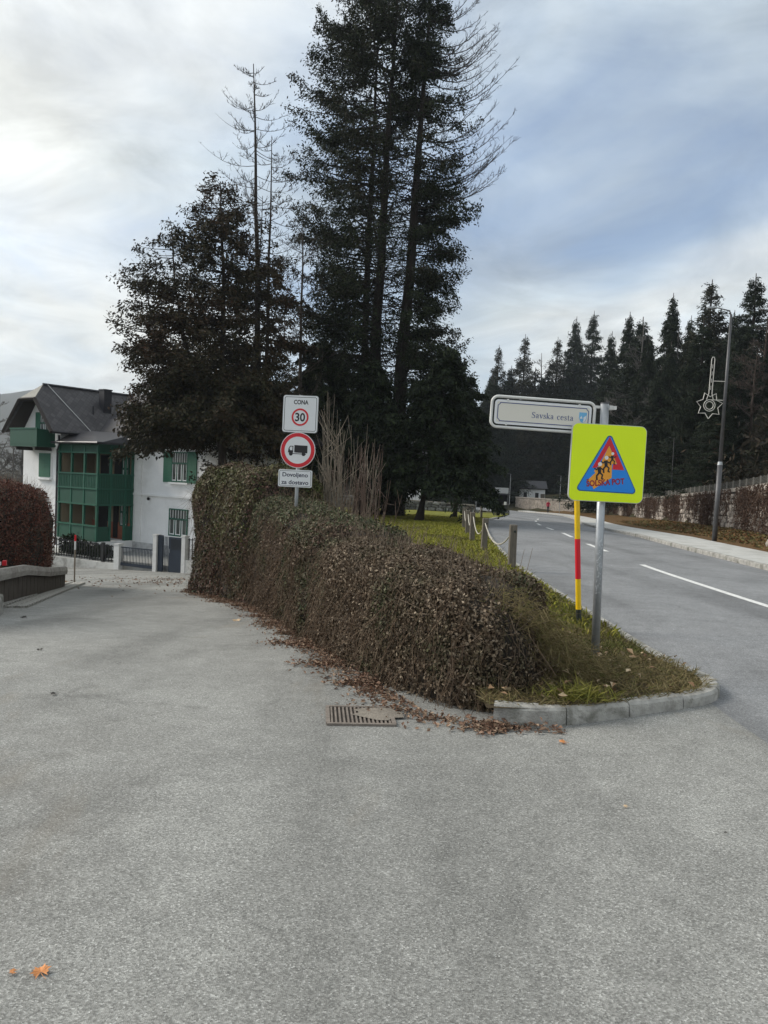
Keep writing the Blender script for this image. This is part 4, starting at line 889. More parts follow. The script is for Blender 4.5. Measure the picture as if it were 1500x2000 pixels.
# pole with the school-route panel and the street-name panel
px_, py_ = 1.887, 6.62; pz_ = float(zm(py_)) + 0.08
sp_ = tag(empty('sign_post', (px_, py_, pz_), ry=R(-0.9)), 'grey galvanised sign post on the grassy kerb nose carrying two panels', 'post')
MB().tube([(0, 0, -0.3), (0, 0, 2.245)], 0.035, 20).build('pole', M_steel, sp_, smooth=True, fix=False)
MB().tube([(0, 0, 2.245), (0, 0, 2.255)], 0.036, 20).build('pole_cap', M_steel_dark, sp_, fix=False)
b = MB(); rgs = random.Random(4); zz = 0.62
while zz < 1.07:                       # pale scratched scrawl running down the pole
    for k in range(3):
        a0 = R(-90 + rgs.uniform(-34, 24)); a1 = a0 + R(rgs.uniform(-25, 25)); q0, q1 = zz + rgs.uniform(-0.012, 0.02), zz + rgs.uniform(-0.012, 0.03)
        b.tube([(0.0355 * math.cos(a0 + (a1 - a0) * f), 0.0355 * math.sin(a0 + (a1 - a0) * f), q0 + (q1 - q0) * f) for f in (0, 0.5, 1)], 0.0022, 4, False)
    zz += 0.034
b.build('scrawl', M_scratch, sp_, fix=False)

ss_ = tag(empty('school_route_sign', (px_, py_ - 0.062, pz_ + 1.735), rz=R(5), ry=R(0.6)), 'fluorescent yellow-green square school route sign on the post', 'road sign')
plate('panel', rrect(0.655, 0.66, 0.055), 0.0, 0.022, M_alu, ss_)
plate('panel_face', rrect(0.645, 0.65, 0.05), -0.0025, -0.0005, M_fluo, ss_)
def tri(apex, bl, br, r, n=6):
    P = [Vector(apex), Vector(br), Vector(bl)]; out_ = []
    for i in range(3):
        a, p, c = P[i - 1], P[i], P[(i + 1) % 3]; u, v = (a - p).normalized(), (c - p).normalized(); h = math.acos(max(-1, min(1, u.dot(v)))) / 2
        cen = p + (u + v).normalized() * r / math.sin(h); p0 = p + u * r / math.tan(h); p1 = p + v * r / math.tan(h)
        a0 = math.atan2((p0 - cen).y, (p0 - cen).x); a1 = math.atan2((p1 - cen).y, (p1 - cen).x)
        while a1 > a0: a1 -= 2 * math.pi
        if a1 < a0 - math.pi * 1.5: a1 += 2 * math.pi
        out_ += [(cen.x + r * math.cos(a0 + (a1 - a0) * k / n), cen.y + r * math.sin(a0 + (a1 - a0) * k / n)) for k in range(n + 1)]
    return out_
M_teal = mat('sign_blue_edge', (0.005, 0.1, 0.28), 0.4, 0.05, 6, 0.0)
plate('triangle_edge', tri((0.003, 0.268), (-0.275, -0.245), (0.276, -0.25), 0.028), -0.004, -0.0026, M_teal, ss_)
plate('blue_triangle', tri((0.003, 0.25), (-0.262, -0.236), (0.263, -0.241), 0.022), -0.0055, -0.0041, M_blue, ss_)
plate('orange_path', [(0.0, 0.150), (0.078, 0.0), (0.036, -0.006), (0.040, -0.122), (-0.02, -0.16), (-0.112, -0.225), (-0.125, -0.195), (-0.172, -0.155), (-0.105, -0.085), (-0.118, -0.07), (-0.07, -0.015)], -0.0068, -0.0056, M_orange, ss_)
plate('red_warning_band', [(0.002, 0.228), (0.146, -0.05), (0.042, -0.05), (0.046, -0.004), (0.082, -0.004), (0.002, 0.150), (-0.078, -0.004), (-0.094, -0.04), (-0.136, -0.045)], -0.0069, -0.00565, M_red, ss_)
for (cx, cz, k) in ((-0.072, -0.065, 1.0), (-0.018, -0.005, 0.95), (0.034, 0.045, 0.72)):   # three children running
    b = MB(); f = lambda *pts: [(cx + a * k, cz + c * k) for a, c in pts]
    ribbon(b, f((-0.004, 0.03), (0.004, -0.022)), np.array([0.034, 0.026]) * k, -0.0084, -0.007)
    ribbon(b, f((0.0, 0.026), (-0.028, 0.006), (-0.044, 0.02)), 0.012 * k, -0.0085, -0.0071); ribbon(b, f((0.002, 0.026), (0.03, 0.01), (0.044, 0.026)), 0.012 * k, -0.0086, -0.0072)
    ribbon(b, f((0.0, -0.018), (-0.02, -0.045), (-0.016, -0.082)), 0.015 * k, -0.00865, -0.00725); ribbon(b, f((0.006, -0.018), (0.03, -0.036), (0.024, -0.066), (0.04, -0.07)), 0.014 * k, -0.0087, -0.0073)
    fig = b.build('running_figure', M_black, ss_, fix=False); plate('figure_head', disc(0.0175 * k, (cx + 0.002, cz + 0.055 * k), 14), -0.0085, -0.0071, M_signwhite, fig)
M_maroon = mat('print_maroon', (0.30, 0.012, 0.03), 0.5, 0.05, 6, 0.0)
text_mesh('lettering', 'ŠOLSKA POT', 0.335, 0.066, (-0.012, -0.156), -0.0072, M_maroon, ss_, bold=0.035, rot=R(6.5))

ns = tag(empty('street_name_sign', (px_ - 0.56, py_, pz_ + 2.13), rz=R(2), ry=R(1.6)), 'cream street name sign in a white tube frame on an arm left of the post', 'street sign')
fr = rrect(0.89, 0.262, 0.055, 8); loop = [(x, 0.0, z) for x, z in fr] + [(fr[0][0], 0.0, fr[0][1])]
MB().tube(loop, 0.0125, 8, False).build('frame', M_frame, ns, smooth=True, fix=False)
plate('panel', rrect(0.835, 0.208, 0.03), -0.004, 0.006, M_signwhite, ns)
plate('panel_face', rrect(0.80, 0.172, 0.012), -0.0055, -0.0042, M_cream, ns)
b = MB(); q = []
w2, h2, nn_ = 0.392, 0.078, 0.018
q = [(-w2 + nn_, h2), (w2 - nn_, h2), (w2 - nn_, h2 - 0.008), (w2, h2 - nn_ - 0.006), (w2, -h2 + nn_ + 0.006), (w2 - nn_, -h2 + 0.008), (w2 - nn_, -h2), (-w2 + nn_, -h2), (-w2 + nn_, -h2 + 0.008), (-w2, -h2 + nn_ + 0.006), (-w2, h2 - nn_ - 0.006), (-w2 + nn_, h2 - 0.008), (-w2 + nn_, h2)]
for i in range(len(q) - 1): ribbon(b, [q[i], q[i + 1]], 0.006, -0.0075, -0.006)
b.build('border_line', M_navy, ns, fix=False)
serif_text('lettering', 'Savska', 0.195, (0.0, -0.012), -0.0072, M_navy, ns); serif_text('lettering', 'cesta', 0.145, (0.195, -0.012), -0.0072, M_navy, ns)
plate('crest', [(0.312, 0.043), (0.378, 0.043), (0.378, -0.005), (0.366, -0.034), (0.345, -0.046), (0.324, -0.034), (0.312, -0.005)][::1], -0.0068, -0.0056, M_lblue, ns)
cr = MB(); cr.prism([(0.350, 0.0), (0.374, 0.02), (0.374, -0.006), (0.362, -0.033), (0.345, -0.042), (0.352, -0.02)], -0.008, -0.0069); cr.prism([(0.317, -0.01), (0.331, 0.014), (0.343, -0.01)], -0.008, -0.0069); cr.build('crest_mark', M_signwhite, ns, fix=False)
for sx in (-0.31, 0.31):
    for sz in (-0.104, 0.104): MB().tube([(sx, -0.012, sz), (sx, 0.012, sz)], 0.009, 8).build('clip', M_frame, ns, fix=False)
for sz in (-0.085, 0.1):
    br_ = MB(); br_.box((0.495, 0, sz), (0.12, 0.018, 0.022)); br_.tube([(0.565, 0, sz - 0.017), (0.565, 0, sz + 0.017)], 0.041, 16); br_.box((0.607, -0.02, sz), (0.03, 0.03, 0.03)); br_.build('bracket', M_frame, ns, fix=False)
    MB().tube([(0.545, -0.052, sz), (0.545, -0.06, sz)], 0.011, 6).build('bolt', M_steel, ns, fix=False)

# snow pole: yellow, red, yellow, black foot
sy = 8.75; sn = tag(empty('snow_pole', (2.285, sy, float(zm(sy)) + 0.06), ry=R(-3.8)), 'yellow and red banded snow marker pole behind the school sign', 'marker pole')
for a, c, m, nm in ((-0.25, 0.17, M_poleblack, 'black_foot'), (0.17, 0.52, M_yellow, 'yellow_band'), (0.52, 0.98, M_red, 'red_band'), (0.98, 1.45, M_yellow, 'yellow_band'), (1.45, 1.7, M_red, 'red_band')):
    MB().tube([(0, 0, a), (0, 0, c)], 0.031, 16).build(nm, m, sn, smooth=False, fix=False)

# speed-zone and truck-ban signs on their pole in the hedge
qx, qy = -1.56, 13.5; qz = float(zm(qy))
tp = tag(empty('sign_post', (qx, qy, qz), ry=R(0.5)), 'thin grey sign post rising out of the hedge behind three panels', 'post')
MB().tube([(0, 0, -0.2), (0, 0, 3.08)], 0.032, 14).build('pole', M_steel, tp, smooth=True, fix=False)
z1 = tag(empty('zone_sign', (qx + 0.03, qy - 0.05, 2.66), rz=R(-7), ry=R(0.5)), 'square white zone sign reading CONA 30', 'road sign')
plate('panel', rrect(0.625, 0.645, 0.045), 0.0, 0.018, M_alu, z1); plate('panel_face', rrect(0.61, 0.63, 0.04), -0.0025, -0.0005, M_signwhite, z1)
b = MB(); o1 = rrect(0.57, 0.59, 0.03); o2 = rrect(0.555, 0.575, 0.025)
for i in range(len(o1)): j = (i + 1) % len(o1); b.prism([o1[i], o1[j], o2[j], o2[i]], -0.004, -0.0026)
b.build('border_line', M_black, z1, fix=False)
MB().ring(0.152, 0.120, (0, -0.055), -0.0042, -0.0027).build('red_ring', M_red, z1, fix=False)
text_mesh('lettering', 'CONA', 0.26, 0.078, (0.008, 0.205), -0.004, M_black, z1, bold=0.03)
text_mesh('number', '30', 0.178, 0.15, (0.0, -0.055), -0.004, M_black, z1, bold=0.025)
z2 = tag(empty('truck_ban_sign', (qx + 0.01, qy - 0.05, 2.03), rz=R(-7)), 'round red-rimmed sign with a black truck', 'road sign')
plate('panel', disc(0.312), 0.0, 0.018, M_alu, z2); plate('panel_face', disc(0.308), -0.0025, -0.0005, M_signwhite, z2)
MB().ring(0.300, 0.236, (0, 0), -0.0042, -0.0027, 48).build('red_ring', M_red, z2, fix=False)
b = MB(); ty0, ty1 = -0.0045, -0.0028
b.prism([(-0.062, 0.088), (0.172, 0.082), (0.172, -0.05), (-0.062, -0.042)], ty0, ty1)
b.prism([(-0.175, -0.045), (-0.165, 0.028), (-0.148, 0.032), (-0.138, -0.005), (-0.082, -0.005), (-0.082, -0.048)], ty0, ty1)
b.prism([(-0.165, 0.028), (-0.140, 0.072), (-0.078, 0.072), (-0.078, 0.060), (-0.132, 0.060), (-0.150, 0.025)], ty0, ty1); b.prism([(-0.095, 0.062), (-0.082, 0.062), (-0.082, -0.01), (-0.095, -0.01)], ty0, ty1)
b.prism([(-0.09, -0.055), (0.15, -0.06), (0.15, -0.072), (-0.09, -0.068)], ty0, ty1)
tk = b.build('truck_symbol', M_black, z2, fix=False)
for wx in (-0.122, 0.105): plate('wheel', disc(0.034, (wx, -0.066), 18), -0.0058, -0.0046, M_black, tk)
z3 = tag(empty('delivery_plate', (qx - 0.02, qy - 0.05, 1.535), rz=R(-7), ry=R(0.4)), 'small white plate with two lines of text below the truck sign', 'road sign')
plate('panel', rrect(0.605, 0.305, 0.03), 0.0, 0.016, M_alu, z3); plate('panel_face', rrect(0.595, 0.295, 0.026), -0.0025, -0.0005, M_signwhite, z3)
b = MB(); o1 = rrect(0.565, 0.265, 0.022); o2 = rrect(0.553, 0.253, 0.018)
for i in range(len(o1)): j = (i + 1) % len(o1); b.prism([o1[i], o1[j], o2[j], o2[i]], -0.004, -0.0026)
b.build('border_line', M_black, z3, fix=False)
M_ink = mat('print_ink', (0.02, 0.025, 0.06), 0.5, 0.05, 6, 0.0)
text_mesh('lettering', 'Dovoljeno', 0.455, 0.098, (0.0, 0.052), -0.004, M_ink, z3, bold=0.02)
text_mesh('lettering', 'za dostavo', 0.485, 0.075, (0.0, -0.068), -0.004, M_ink, z3, bold=0.02)

# ------------------------------------------------------------------ posts and ropes along the main road
tops = []
PST = [(2.545, 15.0), (2.55, 19.3), (2.63, 22.6), (2.86, 26.1), (3.16, 30.2), (3.75, 35.0), (4.5, 40.2), (5.4, 46), (6.6, 52)]
where = ['nearest of the wooden posts, at the back edge of the low hedge', 'second wooden post from the hedge', 'third wooden post from the hedge', 'fourth wooden post from the hedge', 'fifth wooden post from the hedge', 'sixth wooden post along the bend', 'seventh wooden post along the bend', 'eighth wooden post along the bend', 'farthest wooden post with rope along the bend']
for i, (x, y) in enumerate(PST):
    z = float(zm(y)) + 0.05; r = random.Random(i); h = 0.84 + r.uniform(-0.03, 0.03)
    p = tag(empty('wooden_post', (x, y, z), rz=r.uniform(-0.1, 0.1), ry=R(r.uniform(-1.5, 1.5))), where[i], 'post', 'wooden posts with rope along the lawn')
    MB().box((0, 0, h / 2 - 0.15), (0.145, 0.135, h + 0.3), taper=0.95).build('shaft', M_wood, p, bevel=0.014)
    MB().tube([(0.02, -0.08, h - 0.13), (0.02, 0.08, h - 0.13)], 0.024, 10).build('rope_hole', M_poleblack, p, fix=False)
    tops.append((x, y, z + h - 0.13))
for i in range(len(tops) - 1):
    a, c = Vector(tops[i]), Vector(tops[i + 1]); d = (c - a).normalized(); a = a + d * 0.07; c = c - d * 0.07; sg = 0.38 if i < 2 else 0.32
    MBt = MB().tube([a.lerp(c, q) - Vector((0, 0, sg * 4 * q * (1 - q))) for q in np.linspace(0, 1, 18)], 0.015, 6)
    o = MBt.build('sagging_rope', M_rope, None, smooth=True, fix=False)
    tag(o, ['rope sagging from the nearest wooden post to the second', 'rope sagging between the second and third wooden posts', 'rope sagging between the third and fourth wooden posts', 'rope sagging between the fourth and fifth wooden posts', 'rope sagging between the fifth and sixth wooden posts', 'rope sagging between the sixth and seventh wooden posts', 'rope sagging between the seventh and eighth wooden posts', 'rope sagging to the farthest roped post'][i], 'rope', 'ropes between the wooden posts')

# ------------------------------------------------------------------ street lamp with the unlit star decoration
lx, ly = 11.75, 27.2; lz = float(zm(ly)) + 0.1
lp = tag(empty('street_lamp', (lx, ly, lz), ry=R(0.8)), 'tall dark steel lamp post at the back of the far pavement', 'street lamp')
MB().tube([(0, 0, -0.1), (0, 0, 2.75)], 0.085, 16).build('lower_shaft', M_steel_dark, lp, smooth=True, fix=False)
MB().tube([(0, 0, 2.72), (0, 0, 2.84)], [0.095, 0.075], 16).build('collar', M_steel, lp, fix=False)
MB().tube([(0, 0, 2.84), (0, 0, 8.0)], [0.066, 0.04], 14).build('upper_shaft', M_steel_dark, lp, smooth=True, fix=False)
MB().tube([(0, 0, 7.95), (-0.06, 0, 8.12), (-0.5, 0, 8.2)], [0.034, 0.022, 0.018], 8).build('arm', M_steel_dark, lp, fix=False)
MB().box((-0.68, 0, 8.2), (0.4, 0.14, 0.06), ry=R(-4), taper=0.7).build('lamp_head', M_steel, lp, bevel=0.02)
st_ = tag(empty('star_decoration', (lx - 0.46, ly, lz + 4.80), ry=R(1.5)), 'unlit comet-shaped star decoration of white tube bracketed to the lamp post', 'decoration')
M_tubew = mat('white_light_tube', (0.62, 0.60, 0.55), 0.5, 0.08, 8, 0.0)
pts = []
for k in range(14):
    a = R(-90 + 360 * k / 14); r_ = 0.47 if k % 2 == 0 else 0.31; pts.append((r_ * math.cos(a), 0, r_ * math.sin(a)))
pts = [p for p in pts]; MB().tube(pts + pts[:1], 0.016, 6, False).build('star_outline', M_tubew, st_, fix=False)
for r_ in (0.2, 0.135): MB().tube([(r_ * math.cos(a), 0, r_ * math.sin(a)) for a in np.linspace(0, 2 * math.pi, 25)], 0.014, 6, False).build('ring', M_tubew, st_, fix=False)
MB().tube([(-0.12, 0, 0.2), (-0.055, 0, 0.42), (-0.055, 0, 1.62), (-0.03, 0, 1.69), (0.03, 0, 1.69), (0.055, 0, 1.62), (0.055, 0, 0.42), (0.12, 0, 0.2)], 0.015, 6, False).build('tail_outline', M_tubew, st_, fix=False)
for q in (0.55, 0.8, 1.05, 1.3): MB().tube([(0, 0, q), (0, 0, q + 0.14)], 0.01, 5).build('tail_strip', M_tubew, st_, fix=False)
for q in (0.2, 0.86): MB().tube([(0.05, 0, q), (0.46, 0, q + 0.01)], 0.014, 6).build('bracket', M_tubew, st_, fix=False)

# ------------------------------------------------------------------ stone wall across the road
def rock_mesh(seed, name='stone'):
    r = random.Random(seed); bm = bmesh.new(); bmesh.ops.create_cube(bm, size=1.0); bmesh.ops.subdivide_edges(bm, edges=bm.edges[:], cuts=1, use_grid_fill=True)
    for v in bm.verts:
        n = v.co.normalized(); v.co = v.co * 0.62 + n * 0.30; v.co += Vector((r.uniform(-1, 1), r.uniform(-1, 1), r.uniform(-1, 1))) * 0.075
    me = bpy.data.meshes.new(name); bm.to_mesh(me); bm.free(); return me
def rock_set(m, n, seed):
    L_ = []
    for k in range(n):
        me = rock_mesh(seed + k); me.materials.append(m); L_.append(me)
    return L_
def rubble_wall(name, label, path, height, base, thick, rocks, m_mortar, m_cope, size, seed, limit=300, face=1, cope_h=0.18, stones_to=1e9):
    r = random.Random(seed); P, s_ = lerp_path(path, step=0.5); t = unit(np.gradient(P, axis=0)); n = np.stack([-t[:, 1], t[:, 0]], axis=1) * face   # towards the viewer's side
    root = tag(empty(name, (P[0, 0], P[0, 1], float(base(P[:1])[0]))), label, 'wall'); o3 = np.array(root.location)
    H = height(s_ / s_[-1]); bz = base(P)
    prof = ((0.0, -0.3), (0.0, 1.0), (-thick, 1.0), (-thick, -0.3))
    G = np.stack([np.c_[P + n * a, bz + (H * q if q > 0 else q)] for a, q in prof], axis=1) - o3
    kn = min(len(P), int(stones_to / 0.5) + 1) if stones_to < 1e6 else len(P)
    MB().grid(G[:kn]).build('mortar_body', m_mortar, root, fix=True)
    if kn < len(P): MB().grid(G[kn - 1:]).build('far_masonry', M_farwall, root, fix=True)
    G = np.stack([np.c_[P + n * a, bz + H + q] for a, q in ((0.1, 0.0), (0.1, cope_h), (-thick - 0.05, cope_h), (-thick - 0.05, 0.0), (0.1, 0.0))], axis=1) - o3
    MB().grid(G).build('coping', m_cope, root)
    items = []; z = 0.0; c = 0
    while z < float(H.max()):
        hc = size[1] * r.uniform(0.75, 1.3); x = r.uniform(0, size[0])
        while x < min(s_[-1], stones_to):
            w = size[0] * r.uniform(0.5, 1.5); xc = x + w / 2
            px = np.interp(xc, s_, P[:, 0]); py = np.interp(xc, s_, P[:, 1]); hh = np.interp(xc, s_, H)
            if z + hc * 0.5 < hh: items.append((px, py, float(np.interp(xc, s_, bz)) + z + hc / 2 + r.uniform(-0.03, 0.03), w * r.uniform(0.9, 1.02), hc * r.uniform(0.88, 1.05), math.atan2(np.interp(xc, s_, t[:, 1]), np.interp(xc, s_, t[:, 0])), np.interp(xc, s_, n[:, 0]), np.interp(xc, s_, n[:, 1]), r.randrange(len(rocks)), r.uniform(-0.15, 0.15)))
            x += w + 0.02
        z += hc
    items.sort(key=lambda q: -q[3] * q[4] / (q[0] ** 2 + q[1] ** 2)); rest = MB()
    for k, (px, py, pz, w, h, a, nx, ny, v, tilt) in enumerate(items):
        loc = Vector((px + nx * 0.0, py + ny * 0.0, pz)) - Vector(o3); d = 0.20 + 0.1 * r.random()
        if k < limit:
            o = link('stone', rocks[v], root); o.location = loc; o.rotation_euler = (0, tilt, a); o.scale = (w * 0.84, d * 1.2, h * 0.84)
        else:
            M = Matrix.Translation(loc) @ Matrix.Rotation(a, 4, 'Z') @ Matrix.Rotation(tilt, 4, 'Y') @ Matrix.Diagonal((w * 0.84, d * 1.2, h * 0.84, 1)); me = rocks[v]
            rest.add([tuple(M @ q.co) for q in me.vertices], [tuple(f.vertices) for f in me.polygons])
    if rest.f: rest.build('stones', rocks[0].materials[0], root, fix=False)['kind'] = 'stuff'
    return root, P, n, H, bz, o3
def stone_tint(m):
    t = m.node_tree; bs = t.nodes['Principled BSDF']; src = bs.inputs['Base Color'].links[0].from_socket; oi = t.nodes.new('ShaderNodeObjectInfo'); ge = t.nodes.new('ShaderNodeNewGeometry')
    ad = t.nodes.new('ShaderNodeMath'); ad.operation = 'ADD'; t.links.new(oi.outputs['Random'], ad.inputs[0]); t.links.new(ge.outputs['Random Per Island'], ad.inputs[1]); fr = t.nodes.new('ShaderNodeMath'); fr.operation = 'FRACT'; t.links.new(ad.outputs[0], fr.inputs[0])
    t.links.new(mixc(t, 1.0, src, ramp(t, fr.outputs[0], [(0.0, 0.45), (0.5, 0.95), (1.0, 1.5)]), 'MULTIPLY'), bs.inputs['Base Color'])
stone_tint(M_rock); stone_tint(M_rockgrey)
M_farwall = mat('far_masonry', (0.27, 0.235, 0.2), 0.95, 0.5, 2.6, 0.6, 12, dirt=((0.09, 0.07, 0.06), 1.3, 0.7))
rocks_b = rock_set(M_rock, 7, 300); rocks_g = rock_set(M_rockgrey, 7, 400)
WP = [tuple(p) for p in XW if 19 < p[1] < 135]
WP = [tuple(p) for p in smooth_path(WP, 1.0)[0]]
wall, wP, wN, wH, wB, wO = rubble_wall('stone_wall', 'long vine-hung rubble stone wall below the forest across the road', WP, lambda f: np.interp(f, [0, 0.3, 1], [1.85, 1.75, 1.55]), lambda P: zm(P[:, 1]) + 0.33, 0.5, rocks_b, M_mortar, M_cope, (0.42, 0.27), 77, stones_to=58)
# vines hanging over the wall
rg = np.random.default_rng(88); nW = len(wP); kk = int(nW * 0.75)
n = 15000; i = rg.integers(0, kk - 1, n); fr_ = rg.random((n, 1)); base2 = wP[i] * (1 - fr_) + wP[i + 1] * fr_
hh = rg.random(n); zz = wB[i] + wH[i] * (0.02 + 1.08 * hh ** 0.8); s_ = (i + fr_[:, 0]) * 0.5
cov = np.sin(s_ * 0.55 + 1.0) + 0.7 * np.sin(s_ * 1.31 + 2.2) + 0.5 * np.sin(s_ * 2.9) + 1.3 * (hh - 0.35)
keep = (cov + rg.normal(0, 0.7, n) > 0.25) & (s_ < 75)
p0 = np.c_[base2 + wN[i] * rg.uniform(0.12, 0.26, (n, 1)), zz][keep]; m_ = len(p0); d = unit(np.c_[rg.normal(0, 0.25, (m_, 2)), -np.ones(m_)]); ln = rg.uniform(0.2, 0.75, (m_, 1)); p1 = p0 + d * ln; p1[:, 2] = np.maximum(p1[:, 2], p0[:, 2] * 0 + (wB[i][keep] + 0.02))
M_vine = leaf_mat('vine_twigs', [(0.075, 0.045, 0.035), (0.05, 0.032, 0.026), (0.11, 0.07, 0.052), (0.09, 0.06, 0.045), (0.14, 0.10, 0.075)], 0.9)
vine = tubes_mesh('hanging_vines', p0 - wO, p1 - wO, np.full(m_, 0.011), np.full(m_, 0.006), M_vine, wall); vine['kind'] = 'stuff'
nl = 26000; j = rg.integers(0, m_, nl); c = p0[j] + (p1[j] - p0[j]) * rg.random((nl, 1)) + rg.normal(0, 0.04, (nl, 3))
leaves('vine_leaves', c - wO, unit(rg.normal(size=(nl, 3))) * 0.05, unit(rg.normal(size=(nl, 3))) * 0.028, M_vine, wall)['kind'] = 'stuff'
# low fence on top of the wall
fz = tag(empty('wall_fence', tuple(wO)), 'low pale wire-mesh fence along the top of the stone wall', 'fence')
M_fpost = mat('pale_fence_post', (0.16, 0.15, 0.135), 0.9, 0.15, 6, 0.2, 40); M_wire = mat('pale_wire', (0.15, 0.145, 0.13), 0.7, 0.1, 6, 0.0)
fp = np.c_[wP - wN * 0.3, wB + wH + 0.18] - wO
for k in range(0, int(nW * 0.8), 3):
    MB().box((fp[k, 0], fp[k, 1], fp[k, 2] + 0.21), (0.05, 0.05, 0.46), rz=0.3).build('fence_post', M_fpost, fz)
    if k + 3 < nW:
        b = MB()
        for q in np.linspace(0.05, 0.4, 7): b.tube([fp[k] + (0, 0, q), fp[k + 3] + (0, 0, q)], 0.0045, 3, False)
        for q in np.linspace(0, 1, 13)[1:-1]: e = fp[k] * (1 - q) + fp[k + 3] * q; b.tube([e + (0, 0, 0.05), e + (0, 0, 0.4)], 0.004, 3, False)
        b.build('mesh_panel', M_wire, fz, fix=False)
# two pale boulders at the pavement edge
for k, (x, y, s_) in enumerate(((12.35, 23.9, 0.5), (12.2, 23.0, 0.6))):
    me = rock_mesh(500 + k, 'boulder'); me.materials.append(M_cope); o = link('boulder', me); o.location = (x, y, float(zm(y)) + 0.25); o.scale = (s_ * 1.2, s_, s_ * 0.7); o.rotation_euler = (0, 0, k)
    tag(o, ['pale boulder at the back of the pavement, nearer the lamp post', 'pale boulder at the right edge of the picture behind the pavement'][k], 'boulder', 'boulders by the pavement')
# low grey wall at the far end of the lawn
lw = rubble_wall('low_wall', 'low grey stone wall at the far end of the lawn', [(-14, 78), (-4, 80), (3, 80.5), (9.5, 80)], lambda f: np.interp(f, [0, 0.5, 1], [1.25, 1.15, 0.72]), lambda P: zm(P[:, 1]) + 0.05, 0.4, rocks_g, M_mortar, M_cope, (0.62, 0.3), 78, face=-1, cope_h=0.12)

# ------------------------------------------------------------------ forest on the hillside
def spruce_proto(seed, h, r_, m, nb=240, per=7, sag=0.5, tip=0.35, dens=None, bare=0.1, top=0.16, spray=(0.11, 0.038), shape=1.0):
    rg = np.random.default_rng(seed); root = empty('forest_spruce', (0, 0, 0))
    conifer(root, [(trunk_path((0, 0, -1.5), (0.2, 0.1, h), (0.1, 0), seed=seed), 0.022 * h)], lambda t, az: r_ * ((1 - t) ** (shape * 1.05)) * (0.75 if t < 0.1 else 1.0) * (0.8 + 0.4 * abs(math.sin(17 * t + 2 * az))) + top, nb, per, rg, m, M_tree, spray=spray, rise=0.05, sag=sag, tip=tip, tmin=0.06, bare=bare, k_spray=6, sub_len=0.3, jit=0.1, droop=0.5)
    return root
def bare_proto(seed, h, m):
    rg = np.random.default_rng(seed); root = empty('forest_broadleaf', (0, 0, 0))
    bare_tree(root, trunk_path((0, 0, -1.5), (0.4, 0.3, h), (0.3, 0.2), seed=seed), 0.016 * h, rg, 46, lambda t: h * 0.30 * (1.15 - t), m, lo=0.22, n2=8, n3=6, thick=2.2)
    return root
protos = [spruce_proto(601, 20, 5.6, M_spruce, 700, 12), spruce_proto(602, 20, 4.8, M_spruce, 700, 12, 0.65, 0.3), spruce_proto(603, 20, 6.2, M_spruce2, 480, 10, 0.3, 0.45, bare=0.2), spruce_proto(604, 20, 5.2, M_spruce, 560, 11, 0.6, 0.6, shape=0.9)]
bprotos = [bare_proto(611, 16, M_brownbranch), bare_proto(612, 16, M_greybranch), bare_proto(613, 16, M_brownbranch)]
used_p = set()
def plant(proto, x, y, z, h, href, label, group, name, wid=1.0):
    if id(proto) not in used_p: used_p.add(id(proto)); o = proto
    else: o = copy_tree(proto)
    s_ = h / href; o.location = (x, y, z); o.scale = (s_ * wid, s_ * wid, s_); o.rotation_euler = (0, 0, random.uniform(0, 6.28)); o.name = name
    tag(o, label, 'tree', group); return o
def horizon(px): return 934.5 + (px - 750) * 0.0419
def tree_by_top(px, py, d, proto, label, group, name='forest_spruce', href=20, wid=1.0):
    while d < 136 and (px - 750) / 1500 * d < xw(d) + 2.0 and px > 930: d += 4
    if 960 < px < 1165 and 95 < d < 154: d = 154 + (px * 7) % 11
    x = (px - 750) / 1500 * d; zt = 1.6 + (horizon(px) - py) / 1500 * d; zb = float(zground(x, d)); plant(proto, x, d, zb, zt - zb, href, label, group, name, wid)
SKY_ = [(962, 676, 150, 2, 0.8, 'leftmost spire of the forest skyline, just right of the tall evergreens'), (1012, 655, 145, 2, 0.9, 'thin see-through conifer on the forest skyline above the street name sign left end'), (1108, 622, 112, 0, 0.9, 'dark spruce on the skyline above the middle of the street name sign'),
        (1143, 611, 104, 3, 0.85, 'dark spiky spruce on the skyline above the right end of the street name sign'), (1213, 612, 92, 1, 1.0, 'blunt-topped spruce on the skyline above the yellow sign'), (1287, 577, 86, 1, 0.95, 'slender pointed spruce rising right of the yellow sign'),
        (1361, 552, 80, 2, 1.25, 'wide open-crowned fir left of the lamp post'), (1452, 538, 74, 3, 1.2, 'tallest spruce of the skyline, behind the lamp post top'), (1178, 650, 98, 0, 0.9, 'lower spruce between the two skyline spruces above the signs'), (1330, 620, 84, 1, 0.9, 'lower dark spruce between the slender spruce and the open fir'),
        (1245, 660, 88, 0, 1.0, 'lower spruce between the blunt-topped and the slender spruces'), (1408, 610, 78, 0, 1.0, 'lower spruce left of the tallest skyline spruce'), (1075, 660, 125, 2, 0.9, 'short spruce at the left shoulder of the dark forest'), (1510, 560, 72, 1, 1.1, 'spruce cut by the right edge of the picture')]
for px, py, d, k, w, lab in SKY_: tree_by_top(px, py, d, protos[k], lab, 'forest skyline trees', wid=w)
rf = random.Random(66)
